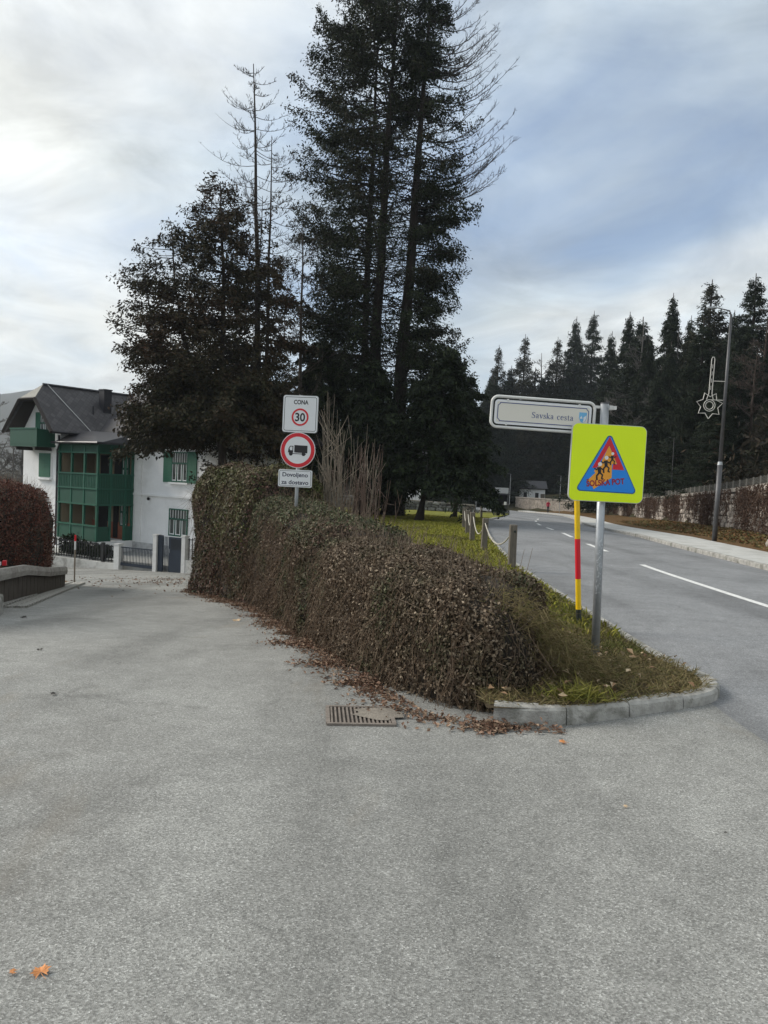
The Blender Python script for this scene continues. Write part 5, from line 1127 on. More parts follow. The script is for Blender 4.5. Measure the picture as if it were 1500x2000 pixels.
for k in range(125):
    px = 935 + (k * 37.7) % 600; d = rf.uniform(62, 100) if px > 1130 else rf.uniform(120, 165); py = rf.uniform(610, 750) if px > 1130 else rf.uniform(715, 830)
    if px > 1130 and rf.random() < 0.45: d = rf.uniform(46, 64); py = rf.uniform(740, 860)
    x = (px - 750) / 1500 * d
    if x < xw(d) + 2.5 and d < 125: d = d * 0.8
    x = (px - 750) / 1500 * d
    if x < xw(d) + 2.5 and d < 128: continue
    tree_by_top(px, py, d, protos[k % 4], 'dark spruce packed inside the hillside forest', 'spruces packed in the forest', wid=rf.uniform(1.1, 1.6))
for k, (px, py, d, b_) in enumerate(((1035, 690, 140, 1), (1090, 700, 112, 0), (1160, 720, 90, 2), (1065, 760, 118, 2), (1040, 800, 122, 0), (1110, 770, 100, 0), (1235, 640, 90, 1), (1310, 640, 84, 1), (1490, 600, 62, 0), (1470, 690, 54, 2), (1395, 700, 66, 0), (1085, 830, 105, 2), (985, 800, 128, 0), (1005, 850, 124, 2), (1500, 760, 50, 0), (955, 830, 130, 2))):
    x = (px - 750) / 1500 * d
    tree_by_top(px, py, d, bprotos[b_], 'bare brown broadleaf tree among the forest spruces', 'bare trees in the forest', 'forest_broadleaf', 16, 1.25)
for k, px in enumerate((700, 745, 790, 835, 870, 905, 940, 660, 610, 560)):
    d = 128 + (k * 17) % 40; tree_by_top(px, 770 + (k * 29) % 70, d, protos[k % 4], 'dark spruce seen far behind the lawn trees', 'spruces far behind the lawn', wid=1.3)
# leafless grey trees left of the villa
for k, (px, py, d) in enumerate(((4, 770, 66), (30, 800, 72), (-25, 760, 62), (45, 835, 80), (15, 830, 58))):
    x = (px - 750) / 1500 * d; zb = float(zground(x, d)); zt = 1.6 + (horizon(px) - py) / 1500 * d
    plant(bprotos[1], x, d, zb, zt - zb, 16, 'grey leafless tree at the left edge behind the villa', 'leafless trees left of the villa', 'forest_broadleaf', 1.1)
# dense undergrowth that closes the forest floor
rg = np.random.default_rng(67); n = 42000; d = rg.uniform(36, 118, n); x = xw(d) + 1.2 + rg.exponential(9, n); z = zground(x, d) + rg.exponential(0.9, n)
c = np.c_[x, d, z]; tag(leaves('undergrowth', c, unit(rg.normal(size=(n, 3))) * 0.28, unit(rg.normal(size=(n, 3))) * 0.09, leaf_mat('undergrowth_leaf', [(0.02, 0.018, 0.012), (0.035, 0.028, 0.018), (0.016, 0.02, 0.011), (0.05, 0.038, 0.026)], 0.85)), 'dark brown undergrowth on the forest floor above the wall', 'undergrowth', kind='stuff')

# ------------------------------------------------------------------ the villa
V = tag(empty('villa', (-19.5, 46.0, -2.7), rz=R(-36)), 'white villa with green timber veranda and dark slate roof at the end of the lane', 'house')
def part(nm, m, parent, *boxes, bevel=0.0):
    b = MB()
    for c, d in boxes: b.box(c, d)
    return b.build(nm, m, parent, bevel=bevel)
# main body: gable front at y = 0, x -4.1..0
hw_, xc_ = 2.05, -2.05; ez, rz_, ro = 6.3, 9.15, 2.72
slope = (rz_ - ez) / ro
b = MB(); gz_ = rz_ - slope * hw_ - 0.12; b.prism([(-4.1, -1.6), (0, -1.6), (0, gz_), (xc_ + 0.7, 8.2), (xc_ - 0.7, 8.2), (-4.1, gz_)], 0.0, 9.0); b.build('wall', M_plaster, V)
part('wing_wall', M_plaster, V, ((8.6, 6.0, 2.1), (9.999, 7.2, 7.8)))
part('pilaster', M_plaster, V, ((4.35, 2.37, 2.1), (0.7, 0.08, 7.4)))
part('string_course', M_plaster, V, ((8.75, 2.34, 2.78), (9.8, 0.14, 0.12)))
M_plinth = mat('stained_plinth', (0.5, 0.5, 0.5), 0.95, 0.2, 3, 0.4, 20, dirt=((0.16, 0.16, 0.16), 2.2, 0.8))
part('plinth', M_plinth, V, ((8.65, 2.36, -0.9), (10.0, 0.1, 1.7)))
# roof of the main body with clipped gable
oh = -0.95; zh = 8.25; yh = (rz_ - zh) / slope
def roof_piece(nm, quads, th=0.16, m=None, parent=V):
    b = MB()
    for q in quads:
        q = [Vector(p) for p in q]; nrm = (q[1] - q[0]).cross(q[2] - q[0]).normalized()
        if nrm.z < 0: nrm = -nrm
        lo = [p - nrm * th for p in q]; k = len(q); b.add(q + lo, [tuple(range(k)), tuple(range(2 * k - 1, k - 1, -1))] + [(i, (i + 1) % k, k + (i + 1) % k, k + i) for i in range(k)])
    return b.build(nm, m or M_slate, parent)
xr, xl = xc_ + ro, xc_ - ro
roof = roof_piece('roof', [[(xr, oh, ez), (xr, 9.6, ez), (xc_, 9.6, rz_), (xc_, oh + 0.95, rz_), (xc_ + yh, oh, zh)], [(xl, oh, ez), (xl, 9.6, ez), (xc_, 9.6, rz_), (xc_, oh + 0.95, rz_), (xc_ - yh, oh, zh)]])
M_hip = mat('verdigris_hip', (0.2, 0.195, 0.17), 0.7, 0.2, 4, 0.1, 20)
roof_piece('half_hip', [[(xc_ + yh, oh - 0.02, zh + 0.02), (xc_, oh + 0.95, rz_ + 0.02), (xc_ - yh, oh - 0.02, zh + 0.02)]], 0.1, M_hip, roof)
so = MB()
for s1 in (1, -1):
    so.add([(xc_ + s1 * (ro - 0.1), oh + 0.03, ez - 0.12), (xc_ + s1 * (hw_ - 0.1), 0.02, ez + slope * 0.55 - 0.3), (xc_ + s1 * 0.6, 0.02, zh - 0.1), (xc_ + s1 * yh, oh + 0.03, zh - 0.2)], [(0, 1, 2, 3)])
so.add([(xc_ + yh, oh + 0.03, zh - 0.19), (xc_ + 0.6, 0.02, zh - 0.09), (xc_ - 0.6, 0.02, zh - 0.09), (xc_ - yh, oh + 0.03, zh - 0.19)], [(0, 1, 2, 3)]); so.build('soffit', M_soffit, roof, fix=False)
for s1 in (1, -1):
    d0 = Vector((xc_ + s1 * ro, oh - 0.03, ez - 0.1)); d1 = Vector((xc_ + s1 * yh, oh - 0.03, zh - 0.1)); MB().tube([d0, d1], 0.12, 4).build('bargeboard', M_soffit, roof, fix=False)
MB().tube([(xc_ - yh, oh - 0.03, zh - 0.06), (xc_ + yh, oh - 0.03, zh - 0.06)], 0.1, 4).build('bargeboard', M_soffit, roof, fix=False)
MB().tube([(xr + 0.03, oh, ez - 0.1), (xr + 0.03, 6, ez - 0.1)], 0.08, 8).build('gutter', M_metalroof, roof, fix=False)
MB().tube([(xc_, oh + 0.95, rz_ + 0.03), (xc_, 9.6, rz_ + 0.03)], 0.09, 6).build('ridge_cap', M_metalroof, roof, fix=False)
MB().tube([(xc_ + 0.1, oh + 1.2, rz_ + 0.03), (xc_ + ro * 0.5, oh + 1.9, rz_ - slope * ro * 0.5 + 0.06), (xr - 0.05, oh + 2.6, ez + 0.08)], 0.022, 4).build('lightning_wire', M_alu, roof, fix=False)
chx = xc_ + 1.1; ch = part('chimney', M_metalroof, roof, ((chx, 3.6, rz_ - slope * 1.1 + 0.3), (0.55, 0.55, 1.7))); part('chimney_cap', M_metalroof, roof, ((chx, 3.6, rz_ - slope * 1.1 + 1.2), (0.62, 0.62, 0.08)))
MB().tube([(xc_ + 1.5, 2.5, rz_ - slope * 1.5 - 0.1), (xc_ + 1.5, 2.5, rz_ - slope * 1.5 + 0.5)], 0.06, 8).build('vent_pipe', M_metalroof, roof, fix=False)
# wing roof
roof_piece('wing_roof', [[(-1, 1.7, 6.0), (14.3, 1.7, 6.0), (11.3, 6.0, 9.2), (-1, 6.0, 9.2)], [(-1, 10.3, 6.0), (14.3, 10.3, 6.0), (11.3, 6.0, 9.2), (-1, 6.0, 9.2)], [(14.3, 1.7, 6.0), (14.3, 10.3, 6.0), (11.3, 6.0, 9.2)]], 0.16)
MB().tube([(3.6, 1.66, 5.92), (14.3, 1.66, 5.92)], 0.09, 8).build('gutter', M_metalroof, V, fix=False)
def window(x0, x1, z0, z1, y, parent, cols=3, rows=(0.36,), shutters=None, frame=M_green2, lattice=0, sill=True, fx=False):
    """window in a wall whose face is the plane y (looking towards -y)"""
    w = MB(); t = 0.07
    for c, d in ((((x0 + x1) / 2, y - 0.03, z0 + t / 2), (x1 - x0, 0.08, t)), (((x0 + x1) / 2, y - 0.03, z1 - t / 2), (x1 - x0, 0.08, t)), ((x0 + t / 2, y - 0.03, (z0 + z1) / 2), (t, 0.079, z1 - z0 - 2 * t)), ((x1 - t / 2, y - 0.03, (z0 + z1) / 2), (t, 0.079, z1 - z0 - 2 * t))): w.box(c, d)
    o = w.build('window', frame, parent)
    part('pane', M_glass, o, (((x0 + x1) / 2, y - 0.005, (z0 + z1) / 2), (x1 - x0 - 0.04, 0.02, z1 - z0 - 0.04)))
    zt_ = z0 + (z1 - z0) * 0.63
    part('transom', frame, o, (((x0 + x1) / 2, y - 0.035, zt_), (x1 - x0 - 0.1, 0.07, 0.07)))
    for k in range(1, cols): part('mullion', frame, o, ((x0 + (x1 - x0) * k / cols, y - 0.03, (z0 + zt_) / 2), (0.05, 0.07, zt_ - z0 - 0.1)))
    for k in range(cols):
        cx = x0 + (x1 - x0) * (k + 0.5) / cols; ww = (x1 - x0) / cols - 0.1; sb = MB()
        for s1 in (-1, 1): sb.box((cx + s1 * (ww / 2 - 0.03), y - 0.025, (z0 + zt_) / 2), (0.05, 0.05, zt_ - z0 - 0.14))
        sb.box((cx, y - 0.025, z0 + 0.11), (ww - 0.12, 0.05, 0.05)); sb.build('sash', M_signwhite, o)
    sb = MB()
    for k in range(2 * cols + 1): sb.box((x0 + 0.1 + (x1 - x0 - 0.2) * k / (2 * cols), y - 0.025, (zt_ + z1) / 2), (0.03, 0.045, z1 - zt_ - 0.1))
    sb.build('glazing_bars', M_signwhite, o)
    if sill: part('sill', M_plaster, o, (((x0 + x1) / 2, y - 0.08, z0 - 0.06), (x1 - x0 + 0.25, 0.2, 0.1)))
    if shutters:
        for s1 in (-1, 1): part('shutter', M_shut, o, (((x0 + x1) / 2 + s1 * ((x1 - x0) / 2 + shutters / 2), y - 0.03, (z0 + z1) / 2), (shutters, 0.06, z1 - z0 + 0.05)))
    return o
window(7.3, 8.9, 0.55, 2.1, 2.4, V, 3)
window(7.4, 8.8, 3.6, 5.3, 2.4, V, 3, shutters=0.72)
# gable: shuttered window below, balcony door above
cw = part('closed_window', M_plaster, V, ((-1.5, -0.03, 4.2), (1.45, 0.08, 1.75)))
cw.data.materials[0] = M_plaster
for s1 in (-1, 1): part('shutter', M_shut, cw, ((-1.5 + s1 * 0.31, -0.09, 4.25), (0.6, 0.06, 1.45)))
part('sill', M_plaster, cw, ((-1.5, -0.1, 3.42), (1.5, 0.2, 0.1)))
window(-2.2, -1.2, 5.75, 7.45, 0.0, V, 2, shutters=0.5, sill=False)
bal = part('balcony', M_green, V, ((-1.95, -0.62, 5.4), (3.0, 1.2, 0.14)), ((-1.95, -1.2, 5.92), (3.0, 0.06, 0.9)), ((-3.42, -0.62, 5.92), (0.06, 1.1, 0.9)), ((-0.48, -0.62, 5.92), (0.06, 1.1, 0.9)))
part('handrail', M_green2, bal, ((-1.95, -1.22, 6.4), (3.08, 0.1, 0.07))); part('bracket', M_soffit, bal, ((-3.0, -0.55, 5.22), (0.14, 1.0, 0.2)), ((-0.9, -0.55, 5.22), (0.14, 1.0, 0.2)))
part('string_course', M_plaster, V, ((-2.05, -0.04, 5.3), (4.1, 0.08, 0.1)))
MB().tube([(0.35, -0.3, 6.05), (0.1, -0.12, 5.5), (-0.12, -0.1, 5.2), (-0.12, -0.1, -0.5)], 0.06, 8).build('downpipe', M_metalroof, V, fix=False)
# veranda in the inner corner: x 0..4.0, y 0..2.35
ver = empty('veranda', (0, 0, 0)); ver.parent = V
def vpart(nm, m, *boxes): return part(nm, m, ver, *boxes)
vw = 3.98
vpart('floor', M_plaster, ((vw / 2, 1.2, -0.55), (vw + 0.1, 2.4, 1.1)))
vpart('back_wall', M_plaster2, ((vw / 2 + 0.02, 2.30, 2.6), (vw - 0.1, 0.1, 5.2))); vpart('side_wall', M_plaster2, ((0.06, 1.2, 2.6), (0.1, 2.2, 5.2)))
vpart('dado', M_brick, ((vw / 2 + 0.02, 2.22, 0.5), (vw - 0.12, 0.06, 1.0)))
for (x0, x1, z0, z1) in ((0.7, 1.7, 0.05, 2.1), (2.3, 2.75, 0.05, 2.15), (0.9, 1.8, 3.0, 5.0), (2.3, 3.0, 3.0, 5.0)): vpart('door', M_dark, (((x0 + x1) / 2, 2.2, (z0 + z1) / 2), (x1 - x0, 0.08, z1 - z0)))
window(3.0, 3.7, 0.8, 2.15, 2.2, ver, 2, sill=False); window(3.1, 3.75, 3.1, 4.9, 2.2, ver, 2, sill=False)
vpart('upper_floor', M_green, ((vw / 2, 1.18, 2.72), (vw, 2.3, 0.2)))
for z0, z1, nm in ((2.12, 3.0, 'fascia_panel'), (3.02, 3.82, 'parapet_panel')):
    vpart(nm, M_green, ((vw / 2, -0.02, (z0 + z1) / 2), (vw, 0.08, z1 - z0))); vpart(nm, M_green, ((vw - 0.02, 1.16, (z0 + z1) / 2), (0.08, 2.26, z1 - z0)))
vpart('sill_panel', M_green, ((vw / 2, -0.02, 0.42), (vw, 0.08, 0.85))); vpart('sill_panel', M_green, ((vw - 0.02, 0.35, 0.42), (0.08, 0.68, 0.85))); vpart('sill_panel', M_green, ((vw - 0.02, 2.05, 0.42), (0.08, 0.5, 0.85)))
for z in (0.88, 2.1, 3.01, 3.86, 5.08): vpart('rail', M_green2, ((vw / 2, -0.06, z), (vw + 0.1, 0.14, 0.09)))
for z in (2.1, 3.01, 3.86, 5.08): vpart('rail', M_green2, ((vw + 0.02, 1.15, z), (0.14, 2.3, 0.088)))
for x in (0.06, 1.35, 2.65, 3.93): vpart('post', M_green2, ((x, -0.03, 1.5), (0.13, 0.12, 3.0)), ((x, -0.03, 4.25), (0.13, 0.12, 2.5)))
for y in (0.78, 1.75, 2.25): vpart('post', M_green2, ((vw - 0.01, y, 1.5), (0.12, 0.12, 3.0)), ((vw - 0.01, y, 4.25), (0.12, 0.12, 2.5)))
for x in np.arange(0.16, 3.9, 0.16): vpart('batten', M_green2, ((x, -0.068, 3.42), (0.03, 0.02, 0.7)))
for y in np.arange(0.1, 2.3, 0.16): vpart('batten', M_green2, ((vw + 0.03, y, 3.42), (0.02, 0.03, 0.7)), ((vw + 0.03, y, 2.55), (0.02, 0.03, 0.7)))
vpart('top_panel', M_green, ((vw / 2, -0.02, 5.35), (vw, 0.08, 0.5)), ((vw - 0.02, 1.16, 5.35), (0.08, 2.26, 0.5)))
b = MB(); b.add([(-0.1, -0.45, 5.6), (vw + 0.5, -0.45, 5.6), (vw + 0.5, 2.4, 5.6), (-0.1, 2.4, 5.6), (-0.1, 0.9, 6.35), (1.5, 1.2, 6.4), (vw, 2.4, 6.3), (-0.1, 2.4, 6.4)], [(0, 1, 2, 3), (0, 1, 5, 4), (1, 2, 6, 5), (4, 5, 6, 7), (0, 4, 7, 3), (3, 7, 6, 2)]); b.build('veranda_roof', M_metalroof, ver)
MB().tube([(-0.1, -0.5, 5.62), (vw + 0.55, -0.5, 5.62), (vw + 0.55, 2.3, 5.62)], 0.07, 6).build('gutter', M_metalroof, ver, fix=False)
MB().tube([(5.5, 2.3, 2.55), (5.5, 2.22, 2.55)], 0.09, 10).build('wall_lamp', M_dark, V, fix=False)

# ------------------------------------------------------------------ villa forecourt: garden wall, fences, gates
FA, FB = np.array([-17.6, 42.2]), np.array([-8.4, 37.6]); fdir = unit(FB - FA); flen = float(np.linalg.norm(FB - FA)); fang = math.atan2(fdir[1], fdir[0])
def fpos(s_): q = FA + fdir * s_; return q[0], q[1]
def s_at(px):
    k = (px - 750) / 1500; return float((k * FA[1] - FA[0]) / (fdir[0] - k * fdir[1]))
def z_at(px, py):
    x, y = fpos(s_at(px)); return 1.6 - (py - horizon(px)) / 1500 * y
S = {k: s_at(k) for k in (112, 228, 238, 304, 311, 336, 360, 367, 402)}
gw = tag(empty('garden_wall', (*fpos(S[112]), z_at(112, 1100)), rz=fang), 'low streaked concrete garden wall below the iron fence, left of the gate', 'wall')
def along(root, s0, s1, z0a, z1a, z0b, z1b, th, nm, m, dy=0.0):
    o = root.location; ls = 0.0; b = MB(); a0, a1 = s0 - root['s0'], s1 - root['s0']
    P = [(a0, -th / 2 + dy, z0a - o.z), (a1, -th / 2 + dy, z0b - o.z), (a1, -th / 2 + dy, z1b - o.z), (a0, -th / 2 + dy, z1a - o.z)]; P += [(p[0], th / 2 + dy, p[2]) for p in P]
    b.add(P, [(0, 1, 2, 3), (7, 6, 5, 4), (0, 4, 5, 1), (1, 5, 6, 2), (2, 6, 7, 3), (3, 7, 4, 0)]); return b.build(nm, m, root)
gw['s0'] = S[112]; zb_ = -4.4
along(gw, S[112] - 2, S[228], zb_, z_at(120, 1087), zb_, z_at(228, 1101), 0.25, 'wall_body', M_wallc)
fn_ = tag(empty('iron_fence', (*fpos(S[112]), -3.0), rz=fang), 'black iron bar fence on the low garden wall left of the gate', 'fence'); fn_['s0'] = S[112]
def bars(root, s0, s1, za0, zb0, za1, zb1, n, r_=0.018, m=M_bar, nm='bar'):
    oz = root.location.z
    for k in range(n):
        f = (k + 0.5) / n; s_ = s0 + (s1 - s0) * f - root['s0']; lo = za0 + (zb0 - za0) * f - oz; hi = za1 + (zb1 - za1) * f - oz
        MB().box((s_, 0, (lo + hi) / 2), (r_ * 2, r_ * 2, hi - lo)).build(nm, m, root)
L0, L1, T0, T1 = z_at(120, 1085), z_at(228, 1099), z_at(120, 1050), z_at(228, 1066)
bars(fn_, S[112] - 1.5, S[228] - 0.02, L0, L1, T0, T1, 30)
along(fn_, S[112] - 1.5, S[228], L0 + 0.03, L0 + 0.08, L1 + 0.03, L1 + 0.08, 0.05, 'rail', M_bar, 0.03); along(fn_, S[112] - 1.5, S[228], T0 - 0.1, T0 - 0.05, T1 - 0.1, T1 - 0.05, 0.05, 'rail', M_bar, 0.03)
pos_d = s_at(203); along(fn_, pos_d - 0.08, pos_d + 0.08, L1 - 0.1, T1 + 0.1, L1 - 0.1, T1 + 0.1, 0.14, 'post', M_bar)
along(fn_, pos_d + 0.1, S[228] - 0.05, L1 + 0.1, L1 + 0.25, T1 - 0.35, T1 - 0.2, 0.05, 'brace', M_bar, 0.06)
piers = [(228, 238, 1064, 'white gate pier at the left of the driveway gate'), (304, 311, 1046, 'white gate pier between the driveway gate and the dark door'), (360, 367, 1049, 'white gate pier at the right of the dark door')]
for a, c, ty, lab in piers:
    o = tag(empty('gate_pier', (*fpos(S[a]), -4.4), rz=fang), lab, 'pier', 'gate piers of the villa'); o['s0'] = S[a]
    along(o, S[a], S[c], -4.6, z_at(a, ty), -4.6, z_at(c, ty), 0.3, 'shaft', M_pier); along(o, S[a] - 0.03, S[c] + 0.03, z_at(a, ty), z_at(a, ty) + 0.06, z_at(c, ty), z_at(c, ty) + 0.06, 0.36, 'cap', M_pier)
dg = tag(empty('driveway_gate', (*fpos(S[238]), -4.0), rz=fang), 'wide dark sliding gate of thin vertical bars in front of the villa', 'gate'); dg['s0'] = S[238]
b0, b1, t0, t1 = z_at(240, 1104), z_at(303, 1112), z_at(240, 1068), z_at(303, 1074)
bars(dg, S[238] + 0.03, S[304] - 0.03, b0, b1, t0, t1, 22, 0.013, M_anth)
along(dg, S[238] + 0.02, S[304] - 0.02, b0 - 0.02, b0 + 0.13, b1 - 0.02, b1 + 0.13, 0.07, 'bottom_rail', M_anth); along(dg, S[238] + 0.02, S[304] - 0.02, t0 - 0.05, t0, t1 - 0.05, t1, 0.06, 'top_rail', M_anth)
dd = tag(empty('gate_door', (*fpos(S[311]), -4.0), rz=fang), 'dark blue-grey solid garden door with a barred strip beside it', 'gate'); dd['s0'] = S[311]
s1_, s2_ = s_at(320), s_at(333); zb0, zt0 = z_at(335, 1119), z_at(335, 1049)
along(dd, S[311], s1_, zb0, zt0 + 0.05, zb0, zt0 + 0.05, 0.08, 'side_panel', M_anth); bars(dd, s1_, s2_, zb0 + 0.05, zb0 + 0.05, zt0, zt0, 5, 0.014, M_anth)
along(dd, s2_, S[360], zb0, zt0, zb0, zt0, 0.07, 'leaf', M_anth); along(dd, s2_ + 0.12, S[360] - 0.03, zt0 - 0.62, zt0 - 0.08, zt0 - 0.62, zt0 - 0.08, 0.09, 'letter_panel', mat('anthracite_dark', (0.012, 0.016, 0.024), 0.3, 0.1, 4, 0.0))
MB().tube([(s2_ - S[311] + 0.06, -0.06, zb0 + 1.0 + 4.0), (s2_ - S[311] + 0.06, -0.06, zb0 + 1.2 + 4.0)], 0.015, 6).build('handle', M_steel, dd, fix=False)
gw2 = tag(empty('garden_wall', (*fpos(S[367]), -3.6), rz=fang), 'low concrete garden wall right of the dark door beside the hedge', 'wall'); gw2['s0'] = S[367]
along(gw2, S[367], flen + 3, zb_, z_at(375, 1095), zb_, z_at(375, 1095) + 0.1, 0.25, 'wall_body', M_wallc)
fn2 = tag(empty('iron_fence', (*fpos(S[367]), -3.0), rz=fang), 'short black iron bar fence right of the dark door', 'fence'); fn2['s0'] = S[367]
w0, w1 = z_at(375, 1094), z_at(375, 1052); bars(fn2, S[367] + 0.05, S[402] + 1.5, w0, w0 + 0.1, w1, w1 + 0.1, 13)
along(fn2, S[367] + 0.05, S[402] + 1.5, w1 - 0.1, w1 - 0.06, w1, w1 + 0.04, 0.04, 'rail', M_bar, 0.03)
# raised garden behind the fence
gpoly = [fpos(-4), fpos(flen + 2), (-6, 46), (-12, 56), (-30, 60), (-30, 48)]
b = MB(); b.slab([(p[0] + 0.2, p[1] + 0.25) for p in gpoly], -6.0, -3.35); tag(b.build('garden_terrace', M_conc), kind='structure')
# dwarf conifer in the villa garden
rg = np.random.default_rng(71)
for k, (px, d, h, lab) in enumerate(((137, 43.5, 1.5, 'small dark conifer bush behind the fence near the red-topped stake'), (155, 43.2, 1.2, 'lower dark bush right of the small conifer bush in the villa garden'), (180, 42.6, 0.9, 'low dark bush behind the middle of the iron fence'), (205, 42.0, 0.8, 'low dark bush behind the dark fence post'))):
    g_ = tag(empty('garden_bush', ((px - 750) / 1500 * d, d, -3.35)), lab, 'bush', 'bushes in the villa garden')
    conifer(g_, [(trunk_path((0, 0, -0.1), (0, 0, h), (0, 0), seed=k), 0.04)], lambda t, az: 0.75 * (1.05 - t), 70, 22, rg, M_yew, M_tree, spray=(0.07, 0.03), tmin=0.05, k_spray=5, rise=0.4, sag=0.4, tip=0.2)

# ------------------------------------------------------------------ left edge: guardrail, gutter, stake
GR, gs = smooth_path([(-5.6, 10.4), (-5.98, 11.8), (-6.45, 13.6), (-7.05, 16), (-7.72, 18.6)], 0.3)
gtop = np.interp(GR[:, 1], [10.4, 11.8, 14, 16.2, 18.6], [0.12, -0.05, -0.25, -0.58, -0.86])
grd = tag(empty('timber_guardrail', (GR[0, 0], GR[0, 1], float(zl(GR[0, 1])))), 'bleached timber guardrail beam on dark boards at the left lane edge', 'guardrail'); o3 = np.array(grd.location)
b = MB(); tg = unit(np.gradient(GR, axis=0)); ng = np.stack([tg[:, 1], -tg[:, 0]], axis=1)
G = np.stack([np.c_[GR + ng * a, gtop + q] for a, q in ((0.07, -0.19), (0.085, -0.1), (0.06, -0.01), (0.0, 0.0), (-0.07, -0.02), (-0.07, -0.19), (0.07, -0.19))], axis=1) - o3
b.grid(G); b.f.append(tuple(range(6))); b.f.append(tuple((len(G) - 1) * 7 + k for k in range(6))); b.build('beam', M_beam, grd)
s_ = 0.0
while s_ < gs[-1] - 0.05:
    w = 0.36; k = min(int((s_ + w / 2) / 0.3), len(GR) - 1); x, y = np.interp(s_ + w / 2, gs, GR[:, 0]), np.interp(s_ + w / 2, gs, GR[:, 1]); zt_ = float(np.interp(s_ + w / 2, gs, gtop)) - 0.2; zb0 = float(zl(y)) - 0.1
    MB().box((x - o3[0] - ng[k, 0] * 0.02, y - o3[1] - ng[k, 1] * 0.02, (zt_ + zb0) / 2 - o3[2]), (w - 0.02, 0.05, zt_ - zb0), rz=math.atan2(tg[k, 1], tg[k, 0]), rx=random.uniform(-0.03, 0.03)).build('board', M_board, grd); s_ += w
for q in (1.6, 4.2, 6.6):
    x, y = np.interp(q, gs, GR[:, 0]), np.interp(q, gs, GR[:, 1]); z = float(np.interp(q, gs, gtop)); MB().tube([(x - o3[0] - 0.16, y - o3[1], float(zl(y)) - 0.1 - o3[2]), (x - o3[0] - 0.16, y - o3[1], z - 0.03 - o3[2])], 0.08, 10).build('post', M_wood, grd, fix=False)
x, y = -6.35, 12.9; MB().box((x - o3[0] - 0.12, y - o3[1], -0.12 - o3[2]), (0.34, 0.05, 0.05), rz=1.9).build('reflector_bar', M_signwhite, grd); MB().box((x - o3[0] - 0.16, y - o3[1] + 0.3, -0.13 - o3[2]), (0.12, 0.06, 0.08), rz=1.9).build('reflector', M_red, grd)
x, y = gp(2, 1190); cb = MB(); cb.box((0, 0, 0.02), (0.9, 0.5, 0.36), rz=1.95); o = cb.build('concrete_block', M_kerb, loc=(-5.62, 10.75, float(zl(10.75)) + 0.02), bevel=0.04); tag(o, 'pale concrete kerb block at the left picture edge below the guardrail', 'block')
x, y = -6.65, 13.0; o = MB().tube([(0, 0, 0), (0, 0, 1.35), (0.01, 0, 1.42)], [0.06, 0.06, 0.04], 10).build('pale_post', mat('pale_round_post', (0.5, 0.38, 0.2), 0.8, 0.15, 8, 0.2, 40), loc=(-6.62, 12.6, float(zl(12.6)) - 0.1), fix=False); tag(o, 'pale round wooden post head in front of the beech hedge', 'post')
# stone gutter strip
gut = tag(empty('gutter', (-6.2, 11.9, float(zl(11.9)))), kind='structure'); o3 = np.array(gut.location)
GT, gts = lerp_path([(-5.95, 11.9), (-7.3, 16.5), (-8.72, 21.4)], step=0.02); s_ = 0.0; sett = MB().box((0, 0, 0), (1, 1, 1)).mesh('sett', M_conc); rr_ = random.Random(9)
def sett_mesh(k):
    bm = bmesh.new(); bmesh.ops.create_cube(bm, size=1.0); bmesh.ops.bevel(bm, geom=bm.edges[:], offset=0.08, segments=1, affect='EDGES'); me = bpy.data.meshes.new('sett'); bm.to_mesh(me); bm.free(); me.materials.append(M_kerb); return me
sm = sett_mesh(0)
while s_ < gts[-1]:
    ln = rr_.uniform(0.42, 0.6); x, y = np.interp(s_ + ln / 2, gts, GT[:, 0]), np.interp(s_ + ln / 2, gts, GT[:, 1])
    for k in range(3):
        o = link('sett', sm, gut); wx = x + 0.16 * k; o.location = (wx - o3[0], y + 0.05 * k - o3[1], float(zl(y + 0.05 * k)) + 0.0 - o3[2]); o.scale = (ln - 0.02, 0.15, 0.07 + 0.02 * (k != 1)); o.rotation_euler = (0, math.atan(0.105), math.atan2(4.9, -1.4)) if False else (R(0), R(5.5), math.atan2(4.9, -1.4) )
    s_ += ln
sk = tag(empty('marker_stake', (-8.95, 22.3, float(zl(22.3)))), 'thin wooden stake with a red top beside the lane left of the villa gate', 'stake')
MB().tube([(0, 0, -0.1), (0, 0, 0.95)], 0.022, 8).build('shaft', M_cane, sk, fix=False); MB().tube([(0, 0, 0.95), (0, 0, 1.2)], 0.024, 8).build('pale_band', M_signwhite, sk, fix=False); MB().tube([(0, 0, 1.2), (0, 0, 1.38)], 0.026, 8).build('red_top', M_red, sk, fix=False)

# ------------------------------------------------------------------ drain grate
dr_a = math.atan2(-0.36, 0.30); gx0, gy0 = -0.11, 5.33
gd = tag(empty('drain_grate', (gx0, gy0, float(zroad(gx0, gy0)) + 0.004), rz=R(-3), rx=-0.03), 'square rusty iron drain grate beside the leaf drift', 'drain grate')
sh = -0.55                                    # the bars lie skew to the frame
MB().box((0, 0, -0.004), (0.46, 0.44, 0.006), rz=R(8)).build('pit', M_pit, gd)
fr_ = MB(); c8, s8 = math.cos(R(8)), math.sin(R(8))
for cx, cy, dx, dy in ((0, 0.215, 0.47, 0.028), (0, -0.215, 0.47, 0.028), (-0.225, 0, 0.028, 0.40), (0.225, 0, 0.028, 0.40)): fr_.box((cx * c8 - cy * s8, cx * s8 + cy * c8, 0.005), (dx, dy, 0.016), rz=R(8))
fr_.build('frame', M_grate, gd, fix=False)
for k in range(15):
    x = -0.198 + 0.396 * k / 14; MB().box((x * c8, x * s8, 0.004), (0.0125, 0.40, 0.012), rz=R(8)).build('bar', M_grate, gd)
